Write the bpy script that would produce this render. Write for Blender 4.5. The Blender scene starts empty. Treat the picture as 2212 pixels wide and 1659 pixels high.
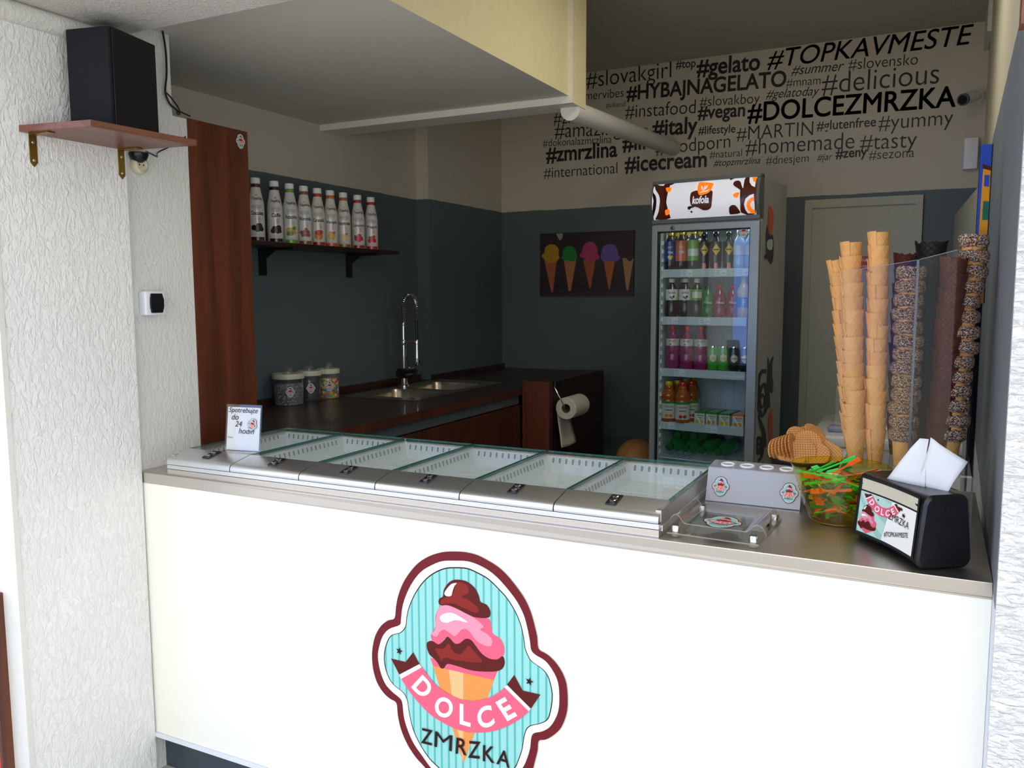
import bpy, bmesh, math, random
from mathutils import Vector, Matrix
random.seed(7)
PI = math.pi
SC = bpy.context.scene
COL = SC.collection

# ---------------------------------------------------------------- camera, world, sun, exposure
def camera():
    yaw, pitch, roll = 0.4647, 0.1066, -0.0036
    f = Vector((-math.sin(yaw)*math.cos(pitch), math.cos(yaw)*math.cos(pitch), -math.sin(pitch)))
    r0 = Vector((math.cos(yaw), math.sin(yaw), 0)); u0 = r0.cross(f)
    r = r0*math.cos(roll) + u0*math.sin(roll); u = u0*math.cos(roll) - r0*math.sin(roll)
    cd = bpy.data.cameras.new('camera'); co = bpy.data.objects.new('camera', cd); COL.objects.link(co)
    cd.sensor_fit = 'HORIZONTAL'; cd.sensor_width = 36.0; cd.lens = 1818.17/2212*36.0
    cd.clip_start = .05; cd.clip_end = 200
    M = Matrix((r, u, -f)).transposed().to_4x4(); M.translation = Vector((2.299, -1.8832, 1.63))
    co.matrix_world = M
    SC.camera = co
camera()
SC.view_settings.view_transform = 'Standard'; SC.view_settings.look = 'None'
SC.view_settings.gamma = 1.0; SC.view_settings.use_curve_mapping = False
SC.view_settings.exposure = 1.24
SC.cycles.transparent_max_bounces = 24
W = bpy.data.worlds.new('world'); SC.world = W; W.use_nodes = True
bg = W.node_tree.nodes['Background']; bg.inputs[0].default_value = (.87, .925, 1.0, 1); bg.inputs[1].default_value = 1.0
sd = bpy.data.lights.new('sun', 'SUN'); sd.energy = 7.0; sd.angle = .01; sd.color = (1, .95, .86)
so = bpy.data.objects.new('sun', sd); COL.objects.link(so); so.location = (0, 6, 9)
so.rotation_euler = Vector((-.35, -.62, -.70)).to_track_quat('-Z', 'Y').to_euler()

# ---------------------------------------------------------------- materials
def lin(c):
    if isinstance(c, str): c = tuple(int(c[i:i+2], 16) for i in (0, 2, 4))
    return tuple(((v/255)/12.92 if v/255 <= .04045 else ((v/255+.055)/1.055)**2.4) for v in c) + (1,)
def nodes(name):
    m = bpy.data.materials.new(name); m.use_nodes = True
    n = m.node_tree.nodes; return m, n, m.node_tree.links, n['Principled BSDF']
def N(n, t, **k):
    x = n.new(t)
    for a, b in k.items():
        if a.startswith('i_'):
            key = a[2:]; x.inputs[int(key) if key.isdigit() else key].default_value = b
        else: setattr(x, a, b)
    return x
def mat(name, c, rough=.5, metal=0, vary=.06, scale=30, bump=0, bscale=None, coat=0, emit=0, spec=None):
    """plain painted / moulded surface: base colour with a faint mottling"""
    m, n, l, p = nodes(name); c = lin(c)
    p.inputs['Roughness'].default_value = rough; p.inputs['Metallic'].default_value = metal
    if coat: p.inputs['Coat Weight'].default_value = coat; p.inputs['Coat Roughness'].default_value = .08
    if spec is not None: p.inputs['Specular IOR Level'].default_value = spec
    tc = N(n, 'ShaderNodeTexCoord'); nz = N(n, 'ShaderNodeTexNoise', i_Scale=scale, i_Detail=3.0)
    l.new(tc.outputs['Object'], nz.inputs['Vector'])
    mx = N(n, 'ShaderNodeMix', data_type='RGBA')
    mx.inputs[6].default_value = tuple(v*(1-vary) for v in c[:3])+(1,)
    mx.inputs[7].default_value = tuple(min(1, v*(1+vary)) for v in c[:3])+(1,)
    l.new(nz.outputs[0], mx.inputs[0]); l.new(mx.outputs[2], p.inputs['Base Color'])
    if bump:
        nb = N(n, 'ShaderNodeTexNoise', i_Scale=bscale or scale, i_Detail=4.0); l.new(tc.outputs['Object'], nb.inputs['Vector'])
        b = N(n, 'ShaderNodeBump', i_Strength=bump, i_Distance=.01); l.new(nb.outputs[0], b.inputs['Height']); l.new(b.outputs[0], p.inputs['Normal'])
    if emit:
        l.new(mx.outputs[2], p.inputs['Emission Color']); p.inputs['Emission Strength'].default_value = emit
    return m
def plaster(name, c, dist=.02, sx=(1, 1, .45), scale=30, strength=1.0, stain=None):
    """trowelled outdoor plaster, ridges stretched along the trowel"""
    m, n, l, p = nodes(name); p.inputs['Roughness'].default_value = .85
    tc = N(n, 'ShaderNodeTexCoord'); mp = N(n, 'ShaderNodeMapping'); mp.inputs['Scale'].default_value = sx
    mp.inputs['Rotation'].default_value = (.5, 0, 0)
    l.new(tc.outputs['Object'], mp.inputs['Vector'])
    a = N(n, 'ShaderNodeTexNoise', i_Scale=scale, i_Detail=5.0, i_Roughness=.55, i_Distortion=1.1); l.new(mp.outputs[0], a.inputs['Vector'])
    r = N(n, 'ShaderNodeMapRange'); r.inputs[1].default_value = .42; r.inputs[2].default_value = .68
    l.new(a.outputs[0], r.inputs[0])
    b = N(n, 'ShaderNodeBump', i_Strength=strength, i_Distance=dist); l.new(r.outputs[0], b.inputs['Height']); l.new(b.outputs[0], p.inputs['Normal'])
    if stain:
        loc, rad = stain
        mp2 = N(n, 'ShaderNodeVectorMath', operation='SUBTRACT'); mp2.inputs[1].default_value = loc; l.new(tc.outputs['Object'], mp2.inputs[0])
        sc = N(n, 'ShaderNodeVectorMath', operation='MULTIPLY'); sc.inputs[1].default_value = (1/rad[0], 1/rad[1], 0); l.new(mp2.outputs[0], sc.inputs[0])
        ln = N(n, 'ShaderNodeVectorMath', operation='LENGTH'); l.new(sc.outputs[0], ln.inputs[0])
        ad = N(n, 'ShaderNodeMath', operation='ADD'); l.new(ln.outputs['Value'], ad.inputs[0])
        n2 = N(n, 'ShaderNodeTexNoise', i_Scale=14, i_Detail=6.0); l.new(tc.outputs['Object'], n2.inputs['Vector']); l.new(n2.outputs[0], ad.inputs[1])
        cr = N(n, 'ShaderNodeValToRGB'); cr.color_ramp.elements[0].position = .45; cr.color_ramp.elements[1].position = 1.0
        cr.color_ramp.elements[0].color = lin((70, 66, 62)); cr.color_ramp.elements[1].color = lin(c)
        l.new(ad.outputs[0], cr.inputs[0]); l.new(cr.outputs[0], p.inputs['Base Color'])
    else: p.inputs['Base Color'].default_value = lin(c)
    return m
def twotone(name, low, high, zs, bottom=None):
    """wall painted up to a line in one colour and above it in another (a slightly wavering masked edge)"""
    m, n, l, p = nodes(name); p.inputs['Roughness'].default_value = .55
    g = N(n, 'ShaderNodeNewGeometry'); s = N(n, 'ShaderNodeSeparateXYZ'); l.new(g.outputs['Position'], s.inputs[0])
    nz = N(n, 'ShaderNodeTexNoise', i_Scale=9, i_Detail=4.0); l.new(g.outputs['Position'], nz.inputs['Vector'])
    w = N(n, 'ShaderNodeMath', operation='MULTIPLY_ADD', i_1=.012); l.new(nz.outputs[0], w.inputs[0]); l.new(s.outputs['Z'], w.inputs[2])
    c = N(n, 'ShaderNodeMath', operation='GREATER_THAN', i_1=zs+.006); l.new(w.outputs[0], c.inputs[0])
    mx = N(n, 'ShaderNodeMix', data_type='RGBA'); mx.inputs[6].default_value = lin(low); mx.inputs[7].default_value = lin(high)
    l.new(c.outputs[0], mx.inputs[0]); out = mx.outputs[2]
    if bottom:
        c2 = N(n, 'ShaderNodeMath', operation='LESS_THAN', i_1=bottom[0]+.006); l.new(w.outputs[0], c2.inputs[0])
        m2 = N(n, 'ShaderNodeMix', data_type='RGBA'); l.new(c2.outputs[0], m2.inputs[0]); l.new(out, m2.inputs[6]); m2.inputs[7].default_value = lin(bottom[1]); out = m2.outputs[2]
    l.new(out, p.inputs['Base Color'])
    nb = N(n, 'ShaderNodeTexNoise', i_Scale=60, i_Detail=3.0); l.new(g.outputs['Position'], nb.inputs['Vector'])
    b = N(n, 'ShaderNodeBump', i_Strength=.15, i_Distance=.004); l.new(nb.outputs[0], b.inputs['Height']); l.new(b.outputs[0], p.inputs['Normal'])
    return m
def wood(name, c1, c2, axis=2, rough=.4, scale=1.0, coat=.1):
    m, n, l, p = nodes(name); p.inputs['Roughness'].default_value = rough; p.inputs['Coat Weight'].default_value = coat
    tc = N(n, 'ShaderNodeTexCoord'); mp = N(n, 'ShaderNodeMapping')
    s = [28*scale]*3; s[axis] = 1.1*scale; mp.inputs['Scale'].default_value = s; l.new(tc.outputs['Object'], mp.inputs['Vector'])
    a = N(n, 'ShaderNodeTexNoise', i_Scale=.55, i_Detail=7.0, i_Roughness=.6, i_Distortion=.6); l.new(mp.outputs[0], a.inputs['Vector'])
    b = N(n, 'ShaderNodeTexNoise', i_Scale=6, i_Detail=3.0); l.new(mp.outputs[0], b.inputs['Vector'])
    ad = N(n, 'ShaderNodeMath', operation='MULTIPLY_ADD', i_1=.22); l.new(b.outputs[0], ad.inputs[0]); l.new(a.outputs[0], ad.inputs[2])
    cr = N(n, 'ShaderNodeValToRGB'); e = cr.color_ramp.elements; e[0].position = .42; e[1].position = .78; e[0].color = lin(c1); e[1].color = lin(c2)
    l.new(ad.outputs[0], cr.inputs[0]); l.new(cr.outputs[0], p.inputs['Base Color'])
    return m
def steel(name, c, rough=.28, axis=0, aniso=.0, bump=0.0):
    m, n, l, p = nodes(name); p.inputs['Metallic'].default_value = 1; p.inputs['Base Color'].default_value = lin(c)
    tc = N(n, 'ShaderNodeTexCoord'); mp = N(n, 'ShaderNodeMapping'); s = [260]*3; s[axis] = 3; mp.inputs['Scale'].default_value = s
    l.new(tc.outputs['Object'], mp.inputs['Vector']); a = N(n, 'ShaderNodeTexNoise', i_Scale=1.0, i_Detail=2.0); l.new(mp.outputs[0], a.inputs['Vector'])
    r = N(n, 'ShaderNodeMapRange'); r.inputs[3].default_value = rough*.97; r.inputs[4].default_value = rough*1.03; l.new(a.outputs[0], r.inputs[0]); l.new(r.outputs[0], p.inputs['Roughness'])
    b = N(n, 'ShaderNodeBump', i_Strength=bump, i_Distance=.001); l.new(a.outputs[0], b.inputs['Height']); l.new(b.outputs[0], p.inputs['Normal'])
    return m
def clear(name, tint=(1, 1, 1), body=0.0, bodyc='ffffff', rough=.02, refl=1.0, ior=1.5):
    """thin clear sheet: see-through with a Fresnel mirror, optionally some milky body"""
    m, n, l, p = nodes(name); n.remove(p); out = n['Material Output']
    t = N(n, 'ShaderNodeBsdfTransparent'); t.inputs[0].default_value = tuple(tint)+(1,)
    nz = N(n, 'ShaderNodeTexNoise', i_Scale=5, i_Detail=2.0); tc = N(n, 'ShaderNodeTexCoord'); l.new(tc.outputs['Object'], nz.inputs['Vector'])
    g = N(n, 'ShaderNodeBsdfGlossy', i_Roughness=rough)
    rr = N(n, 'ShaderNodeMapRange'); rr.inputs[3].default_value = rough*.7; rr.inputs[4].default_value = rough*1.3; l.new(nz.outputs[0], rr.inputs[0]); l.new(rr.outputs[0], g.inputs['Roughness'])
    fr = N(n, 'ShaderNodeFresnel', i_IOR=ior)
    ge = N(n, 'ShaderNodeNewGeometry'); inv = N(n, 'ShaderNodeMath', operation='SUBTRACT', i_0=1.0); l.new(ge.outputs['Backfacing'], inv.inputs[1])   # mirror only where the sheet is entered
    k0 = N(n, 'ShaderNodeMath', operation='MULTIPLY', i_1=refl, use_clamp=True); l.new(fr.outputs[0], k0.inputs[0])
    k = N(n, 'ShaderNodeMath', operation='MULTIPLY'); l.new(k0.outputs[0], k.inputs[0]); l.new(inv.outputs[0], k.inputs[1])
    base = t.outputs[0]
    if body:
        d = N(n, 'ShaderNodeBsdfDiffuse'); d.inputs[0].default_value = lin(bodyc); tr = N(n, 'ShaderNodeBsdfTranslucent'); tr.inputs[0].default_value = lin(bodyc)
        a = N(n, 'ShaderNodeMixShader', i_0=.5); l.new(d.outputs[0], a.inputs[1]); l.new(tr.outputs[0], a.inputs[2])
        x = N(n, 'ShaderNodeMixShader', i_0=body); l.new(base, x.inputs[1]); l.new(a.outputs[0], x.inputs[2]); base = x.outputs[0]
    mx = N(n, 'ShaderNodeMixShader'); l.new(k.outputs[0], mx.inputs[0]); l.new(base, mx.inputs[1]); l.new(g.outputs[0], mx.inputs[2]); l.new(mx.outputs[0], out.inputs[0])
    return m
def sprinkles(name, cols, scale=330, base='3a2418'):
    m, n, l, p = nodes(name); p.inputs['Roughness'].default_value = .45
    tc = N(n, 'ShaderNodeTexCoord'); v = N(n, 'ShaderNodeTexVoronoi', i_Scale=scale); l.new(tc.outputs['Object'], v.inputs['Vector'])
    s = N(n, 'ShaderNodeSeparateColor'); l.new(v.outputs['Color'], s.inputs[0])
    cr = N(n, 'ShaderNodeValToRGB'); cr.color_ramp.interpolation = 'CONSTANT'; e = cr.color_ramp.elements
    while len(e) < len(cols): e.new(.5)
    for i, c in enumerate(cols): e[i].position = i/len(cols); e[i].color = lin(c)
    l.new(s.outputs[0], cr.inputs[0]); l.new(cr.outputs[0], p.inputs['Base Color'])
    b = N(n, 'ShaderNodeBump', i_Strength=1.0, i_Distance=.002, invert=True); l.new(v.outputs['Distance'], b.inputs['Height']); l.new(b.outputs[0], p.inputs['Normal'])
    return m
def waffle(name, c1, c2, ka=5, kz=260, depth=.0015):
    """rolled waffle: a diamond lattice of raised ridges around the cone"""
    m, n, l, p = nodes(name); p.inputs['Roughness'].default_value = .6
    tc = N(n, 'ShaderNodeTexCoord'); s = N(n, 'ShaderNodeSeparateXYZ'); l.new(tc.outputs['Object'], s.inputs[0])
    at = N(n, 'ShaderNodeMath', operation='ARCTAN2'); l.new(s.outputs['Y'], at.inputs[0]); l.new(s.outputs['X'], at.inputs[1])
    ridges = []
    for sg in (1, -1):
        a = N(n, 'ShaderNodeMath', operation='MULTIPLY', i_1=ka*sg*.5); l.new(at.outputs[0], a.inputs[0])
        z = N(n, 'ShaderNodeMath', operation='MULTIPLY_ADD', i_1=kz*.5); l.new(s.outputs['Z'], z.inputs[0]); l.new(a.outputs[0], z.inputs[2])
        si = N(n, 'ShaderNodeMath', operation='SINE'); l.new(z.outputs[0], si.inputs[0]); ab = N(n, 'ShaderNodeMath', operation='ABSOLUTE'); l.new(si.outputs[0], ab.inputs[0])
        ridges.append(ab)
    mn = N(n, 'ShaderNodeMath', operation='MINIMUM'); l.new(ridges[0].outputs[0], mn.inputs[0]); l.new(ridges[1].outputs[0], mn.inputs[1])
    mr = N(n, 'ShaderNodeMapRange'); mr.inputs[1].default_value = 0; mr.inputs[2].default_value = .28; mr.inputs[3].default_value = 1; mr.inputs[4].default_value = 0; l.new(mn.outputs[0], mr.inputs[0])
    nz = N(n, 'ShaderNodeTexNoise', i_Scale=40, i_Detail=3.0); l.new(tc.outputs['Object'], nz.inputs['Vector'])
    ob = N(n, 'ShaderNodeObjectInfo'); ad = N(n, 'ShaderNodeMath', operation='MULTIPLY_ADD', i_1=.5); l.new(ob.outputs['Random'], ad.inputs[0]); l.new(nz.outputs[0], ad.inputs[2])
    mx = N(n, 'ShaderNodeMix', data_type='RGBA'); mx.inputs[6].default_value = lin(c1); mx.inputs[7].default_value = lin(c2); l.new(ad.outputs[0], mx.inputs[0])
    m2 = N(n, 'ShaderNodeMix', data_type='RGBA', blend_type='MULTIPLY'); m2.inputs[7].default_value = (1.25, 1.2, 1.1, 1); l.new(mr.outputs[0], m2.inputs[0]); l.new(mx.outputs[2], m2.inputs[6])
    l.new(m2.outputs[2], p.inputs['Base Color'])
    b = N(n, 'ShaderNodeBump', i_Strength=.9, i_Distance=depth); l.new(mr.outputs[0], b.inputs['Height']); l.new(b.outputs[0], p.inputs['Normal'])
    return m
def stripes(name, c1, c2, period, duty=.3):
    m, n, l, p = nodes(name); p.inputs['Roughness'].default_value = .35
    tc = N(n, 'ShaderNodeTexCoord'); s = N(n, 'ShaderNodeSeparateXYZ'); l.new(tc.outputs['Object'], s.inputs[0])
    a = N(n, 'ShaderNodeMath', operation='MULTIPLY', i_1=1/period); l.new(s.outputs['X'], a.inputs[0])
    f = N(n, 'ShaderNodeMath', operation='FRACT'); l.new(a.outputs[0], f.inputs[0]); g = N(n, 'ShaderNodeMath', operation='LESS_THAN', i_1=duty); l.new(f.outputs[0], g.inputs[0])
    mx = N(n, 'ShaderNodeMix', data_type='RGBA'); mx.inputs[6].default_value = lin(c1); mx.inputs[7].default_value = lin(c2); l.new(g.outputs[0], mx.inputs[0]); l.new(mx.outputs[2], p.inputs['Base Color'])
    return m

M = {}
M['plaster'] = plaster('white_plaster', (238, 237, 234), dist=.0035, scale=70, strength=.75)
M['plaster_r'] = plaster('white_plaster_right', (240, 240, 240), dist=.005, sx=(.5, 1, 1.2), scale=75)
M['reveal'] = plaster('fine_plaster', (222, 221, 216), dist=.003, scale=70, strength=.6)
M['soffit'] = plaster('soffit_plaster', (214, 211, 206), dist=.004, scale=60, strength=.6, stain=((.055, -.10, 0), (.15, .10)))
M['white'] = mat('smooth_white_paint', (222, 220, 212), .6)
M['twotone'] = twotone('wall_paint_two_tone', (84, 97, 99), (196, 188, 172), 2.204)
M['twotone_r'] = twotone('right_wall_paint', (116, 124, 132), (214, 206, 180), 2.2, bottom=(1.035, (214, 220, 228)))
M['ceil'] = mat('ceiling_paint', (188, 182, 168), .7)
M['cream'] = mat('cream_paint', (228, 216, 170), .6)
M['bulk'] = mat('bulkhead_grey_paint', (206, 202, 194), .6)
M['tile'] = mat('floor_tile', (120, 116, 110), .35, vary=.12)
M['pave'] = mat('pavement', (176, 172, 164), .9, vary=.12, scale=3)
M['blue_facade'] = mat('blue_facade_paint', (92, 128, 205), .8)
M['grey_facade'] = mat('grey_facade_paint', (150, 150, 148), .8)
M['doorp'] = mat('door_paint', (176, 176, 160), .5)
M['cherry'] = wood('cherry_laminate', (58, 24, 10), (112, 54, 28))
M['cherry_y'] = wood('cherry_laminate_shelf', (92, 50, 34), (136, 82, 60), axis=1)
M['walnut'] = wood('dark_worktop', (38, 22, 17), (62, 36, 27), axis=1, rough=.35)
M['dkwood'] = wood('dark_shelf_wood', (32, 18, 13), (58, 33, 23), axis=1)
M['cabinet'] = wood('cabinet_front', (48, 20, 10), (92, 42, 22))
M['steel'] = steel('brushed_steel', (206, 200, 192), .34)
M['steel_b'] = steel('bright_aluminium', (222, 224, 226), .36, axis=0)
M['steel_s'] = steel('sink_steel', (190, 178, 158), .3, axis=1)
M['chrome'] = steel('chrome', (222, 222, 224), .12, bump=0)
M['alu_grey'] = mat('grey_strip', (96, 102, 106), .4, .4)
M['laminate'] = mat('white_laminate', (246, 244, 232), .18, vary=.01, coat=.4)
M['kick'] = mat('dark_kick_plate', (64, 74, 84), .35)
M['black'] = mat('black_plastic', (16, 17, 21), .32)
M['blackm'] = mat('black_matt', (6, 6, 8), .55)
M['lettering'] = mat('black_vinyl', (13, 14, 15), .5)
M['brass'] = mat('brassy_zinc', (150, 122, 50), .35, .9, vary=.2, scale=60)
M['ivory'] = mat('ivory_bakelite', (208, 200, 172), .4)
M['wplastic'] = mat('white_plastic', (226, 230, 236), .35)
M['rubber'] = mat('dark_joint', (22, 24, 26), .6)
M['tub'] = mat('white_tub', (236, 239, 240), .3)
M['slot'] = mat('vent_slot', (160, 166, 168), .4)
M['slot_l'] = mat('vent_slot_rim', (250, 252, 252), .3)
M['glass'] = clear('glass', (.97, .99, .985), refl=1.0)
M['glass_edge'] = mat('green_glass_edge', (44, 104, 92), .12, vary=.2, coat=.6)
M['door_glass'] = clear('fridge_glass', (.90, .95, .95), refl=2.6)
M['acrylic'] = clear('clear_acrylic', (.95, .95, .94), refl=1.4, body=.03)
M['acrylic_e'] = clear('acrylic_edge', (.78, .78, .72), refl=2.0, body=.35, bodyc='d8d8c8')
M['acrylic_l'] = clear('frosted_acrylic', (.82, .83, .88), refl=1.5, body=.66, bodyc='e4e5ee')
M['pane'] = clear('clear_screen', (.95, .95, .95), refl=.45)
M['ybowl'] = clear('yellow_acrylic', (.94, .88, .26), refl=1.5, body=.07, bodyc='c8b41c')
M['paper'] = mat('white_paper', (232, 234, 238), .8, vary=.02)
M['paper_g'] = mat('tissue', (206, 200, 178), .9, vary=.03, bump=.2, bscale=200)
M['card'] = mat('cardboard_tube', (120, 100, 82), .9)
# logo colours
M['maroon'] = mat('maroon_print', (110, 26, 34), .45, spec=.25, vary=.02)
M['lwhite'] = mat('white_print', (245, 245, 242), .45, spec=.25, vary=.01)
M['ltealb'] = stripes('mint_striped_print', (150, 212, 206), (84, 180, 174), .0226, .26)
M['ltealg'] = stripes('mint_fine_print', (188, 222, 214), (160, 205, 196), .004, .4)
M['choc'] = mat('chocolate_print', (92, 23, 22), .45, spec=.25, vary=.02)
M['choc2'] = mat('light_chocolate_print', (136, 38, 32), .45, spec=.25, vary=.02)
M['pinkd'] = mat('pink_print', (232, 98, 126), .45, spec=.25, vary=.02)
M['pinkl'] = mat('pale_pink_print', (232, 148, 170), .45, spec=.25, vary=.02)
M['cone_o'] = mat('cone_orange_print', (230, 148, 78), .45, spec=.25, vary=.02)
M['cone_l'] = mat('cone_pale_print', (232, 186, 130), .45, spec=.25, vary=.02)
M['ldark'] = mat('dark_print', (44, 16, 18), .45, spec=.25, vary=.02)

# ---------------------------------------------------------------- mesh helpers
class MB:
    """collects shapes and links them as ONE mesh object"""
    def __init__(s): s.v = []; s.f = []; s.m = []; s.mats = []; s.sm = []
    def mi(s, m):
        if m not in s.mats: s.mats.append(m)
        return s.mats.index(m)
    def add(s, vs, fs, m, T=None, smooth=False):
        o = len(s.v); i = s.mi(m)
        for v in vs:
            v = Vector(v); s.v.append(T @ v if T else v)
        for f in fs: s.f.append([o+k for k in f]); s.m.append(i); s.sm.append(smooth)
        return s
    def box(s, a, b, m, T=None, bev=0):
        (x0, y0, z0), (x1, y1, z1) = a, b
        if bev:
            bm = bmesh.new(); bmesh.ops.create_cube(bm, size=1)
            for v in bm.verts: v.co = Vector(((x0+x1)/2+v.co.x*(x1-x0), (y0+y1)/2+v.co.y*(y1-y0), (z0+z1)/2+v.co.z*(z1-z0)))
            bmesh.ops.bevel(bm, geom=bm.edges[:], offset=bev, segments=3, affect='EDGES', profile=.5)
            bm.verts.ensure_lookup_table(); bm.verts.index_update()
            s.add([v.co.copy() for v in bm.verts], [[v.index for v in f.verts] for f in bm.faces], m, T, True); bm.free(); return s
        vs = [(x0, y0, z0), (x1, y0, z0), (x1, y1, z0), (x0, y1, z0), (x0, y0, z1), (x1, y0, z1), (x1, y1, z1), (x0, y1, z1)]
        return s.add(vs, [(3, 2, 1, 0), (4, 5, 6, 7), (0, 1, 5, 4), (1, 2, 6, 5), (2, 3, 7, 6), (3, 0, 4, 7)], m, T)
    def lathe(s, prof, m, seg=24, T=None, smooth=True, cap=True, ov=1.0):
        vs = []; fs = []; n = len(prof)
        for k in range(seg):
            a = 2*PI*k/seg; vs += [(r*math.cos(a)*ov, r*math.sin(a), z) for r, z in prof]
        for k in range(seg):
            k2 = (k+1) % seg
            for i in range(n-1): fs.append((k*n+i, k2*n+i, k2*n+i+1, k*n+i+1))
        if cap:
            if prof[0][0] > 1e-6: fs.append([k*n for k in reversed(range(seg))])
            if prof[-1][0] > 1e-6: fs.append([k*n+n-1 for k in range(seg)])
        return s.add(vs, fs, m, T, smooth)
    def tube(s, pts, r, m, seg=8, T=None, closed=False):
        pts = [Vector(p) for p in pts]; vs = []; fs = []; up = Vector((0, 0, 1)); n = len(pts); pa = None
        for i, p in enumerate(pts):
            t = (pts[min(i+1, n-1)]-pts[max(i-1, 0)]).normalized()
            if pa is None: a = t.cross(up if abs(t.z) < .9 else Vector((1, 0, 0))).normalized()
            else: a = (pa - t*pa.dot(t)).normalized()
            pa = a; b = t.cross(a); rr = r[i] if isinstance(r, (list, tuple)) else r
            vs += [p+(a*math.cos(2*PI*k/seg)+b*math.sin(2*PI*k/seg))*rr for k in range(seg)]
        for i in range(n-1):
            for k in range(seg): fs.append((i*seg+k, i*seg+(k+1) % seg, (i+1)*seg+(k+1) % seg, (i+1)*seg+k))
        fs.append(list(reversed(range(seg)))); fs.append([(n-1)*seg+k for k in range(seg)])
        return s.add(vs, fs, m, T, True)
    def prism(s, poly, a, b, m, axis='y', T=None, smooth=False):
        """poly of (p, q) pairs extruded along an axis from a to b"""
        f = {'y': lambda p, q, t: (p, t, q), 'x': lambda p, q, t: (t, p, q), 'z': lambda p, q, t: (p, q, t)}[axis]
        n = len(poly); vs = [f(p, q, a) for p, q in poly]+[f(p, q, b) for p, q in poly]
        s.add(vs, [list(range(n)), list(reversed(range(n, 2*n)))], m, T)
        return s.add(vs, [(i, i+n, (i+1) % n+n, (i+1) % n) for i in range(n)], m, T, smooth)
    def flat(s, poly, m, fn):
        if getattr(fn, 'step', 0):      # artwork on a curved face is cut into narrow strips first
            bm = bmesh.new(); bm.faces.new([bm.verts.new((p[0], 0, p[1])) for p in poly]); bmesh.ops.triangulate(bm, faces=bm.faces[:])
            x0 = min(p[0] for p in poly); x1 = max(p[0] for p in poly); k = math.floor(x0/fn.step)+1
            while k*fn.step < x1: bmesh.ops.bisect_plane(bm, geom=bm.verts[:]+bm.edges[:]+bm.faces[:], plane_co=(k*fn.step, 0, 0), plane_no=(1, 0, 0)); k += 1
            bm.verts.index_update(); s.add([fn(v.co.x, v.co.z) for v in bm.verts], [[v.index for v in q.verts] for q in bm.faces], m); bm.free(); return s
        return s.add([fn(*p) for p in poly], [list(range(len(poly)))], m)
    def build(s, name, parent=None, loc=None, bevel=0, auto=True):
        me = bpy.data.meshes.new(name); me.from_pydata([tuple(v) for v in s.v], [], s.f)
        for m in s.mats: me.materials.append(m)
        me.polygons.foreach_set('material_index', s.m); me.polygons.foreach_set('use_smooth', s.sm); me.update()
        bm = bmesh.new(); bm.from_mesh(me); bmesh.ops.remove_doubles(bm, verts=bm.verts, dist=1e-6); bmesh.ops.recalc_face_normals(bm, faces=bm.faces); bm.to_mesh(me); bm.free()
        if any(s.sm) and auto:
            try: me.set_sharp_from_angle(angle=math.radians(40))
            except Exception: pass
        o = bpy.data.objects.new(name, me); COL.objects.link(o)
        if bevel:
            md = o.modifiers.new('edge_rounding', 'BEVEL'); md.width = bevel; md.segments = 2; md.limit_method = 'ANGLE'; md.angle_limit = math.radians(40)
        if parent: o.parent = parent
        if loc: o.location = loc
        return o
def TR(x=0, y=0, z=0, rx=0, ry=0, rz=0):
    return Matrix.Translation((x, y, z)) @ Matrix.Rotation(rz, 4, 'Z') @ Matrix.Rotation(ry, 4, 'Y') @ Matrix.Rotation(rx, 4, 'X')
def tag(o, label, cat, group=None, kind=None):
    o['label'] = label; o['category'] = cat
    if group: o['group'] = group
    if kind: o['kind'] = kind
    return o
def thing(name, label, cat, loc=(0, 0, 0), rz=0, group=None, mtx=None):
    o = bpy.data.objects.new(name, None); COL.objects.link(o); o.empty_display_size = .05
    if mtx is not None: o.matrix_world = mtx
    else: o.location = loc; o.rotation_euler = (0, 0, rz)
    return tag(o, label, cat, group)
def struct(o): o['kind'] = 'structure'; return o
def copy_tree(o, label=None, group=None):
    c = o.copy(); COL.objects.link(c)
    if label: c['label'] = label
    if group: c['group'] = group
    for ch in o.children:
        d = ch.copy(); COL.objects.link(d); d.parent = c
        for g in ch.children:
            e = g.copy(); COL.objects.link(e); e.parent = d
    return c
_tx = {}
def text_faces(t, offset=0.0):
    if 'M' in t and offset > 0: offset = 0.0      # the face's M does not survive an outline offset
    """outline letters as flat faces, normalised to the width 1 and its own height"""
    key = (t, offset)
    if key not in _tx:
        cu = bpy.data.curves.new('t', 'FONT'); cu.body = t; cu.size = 1; cu.resolution_u = 5; cu.offset = offset
        ob = bpy.data.objects.new('t', cu); COL.objects.link(ob)
        dg = bpy.context.evaluated_depsgraph_get(); me = bpy.data.meshes.new_from_object(ob.evaluated_get(dg))
        vs = [(v.co.x, v.co.y) for v in me.vertices]; fs = [list(p.vertices) for p in me.polygons]
        bpy.data.objects.remove(ob); bpy.data.curves.remove(cu); bpy.data.meshes.remove(me)
        x0 = min(v[0] for v in vs); x1 = max(v[0] for v in vs)
        _tx[key] = (vs, fs, x0, x1, min(v[1] for v in vs), max(v[1] for v in vs))
    return _tx[key]
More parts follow.
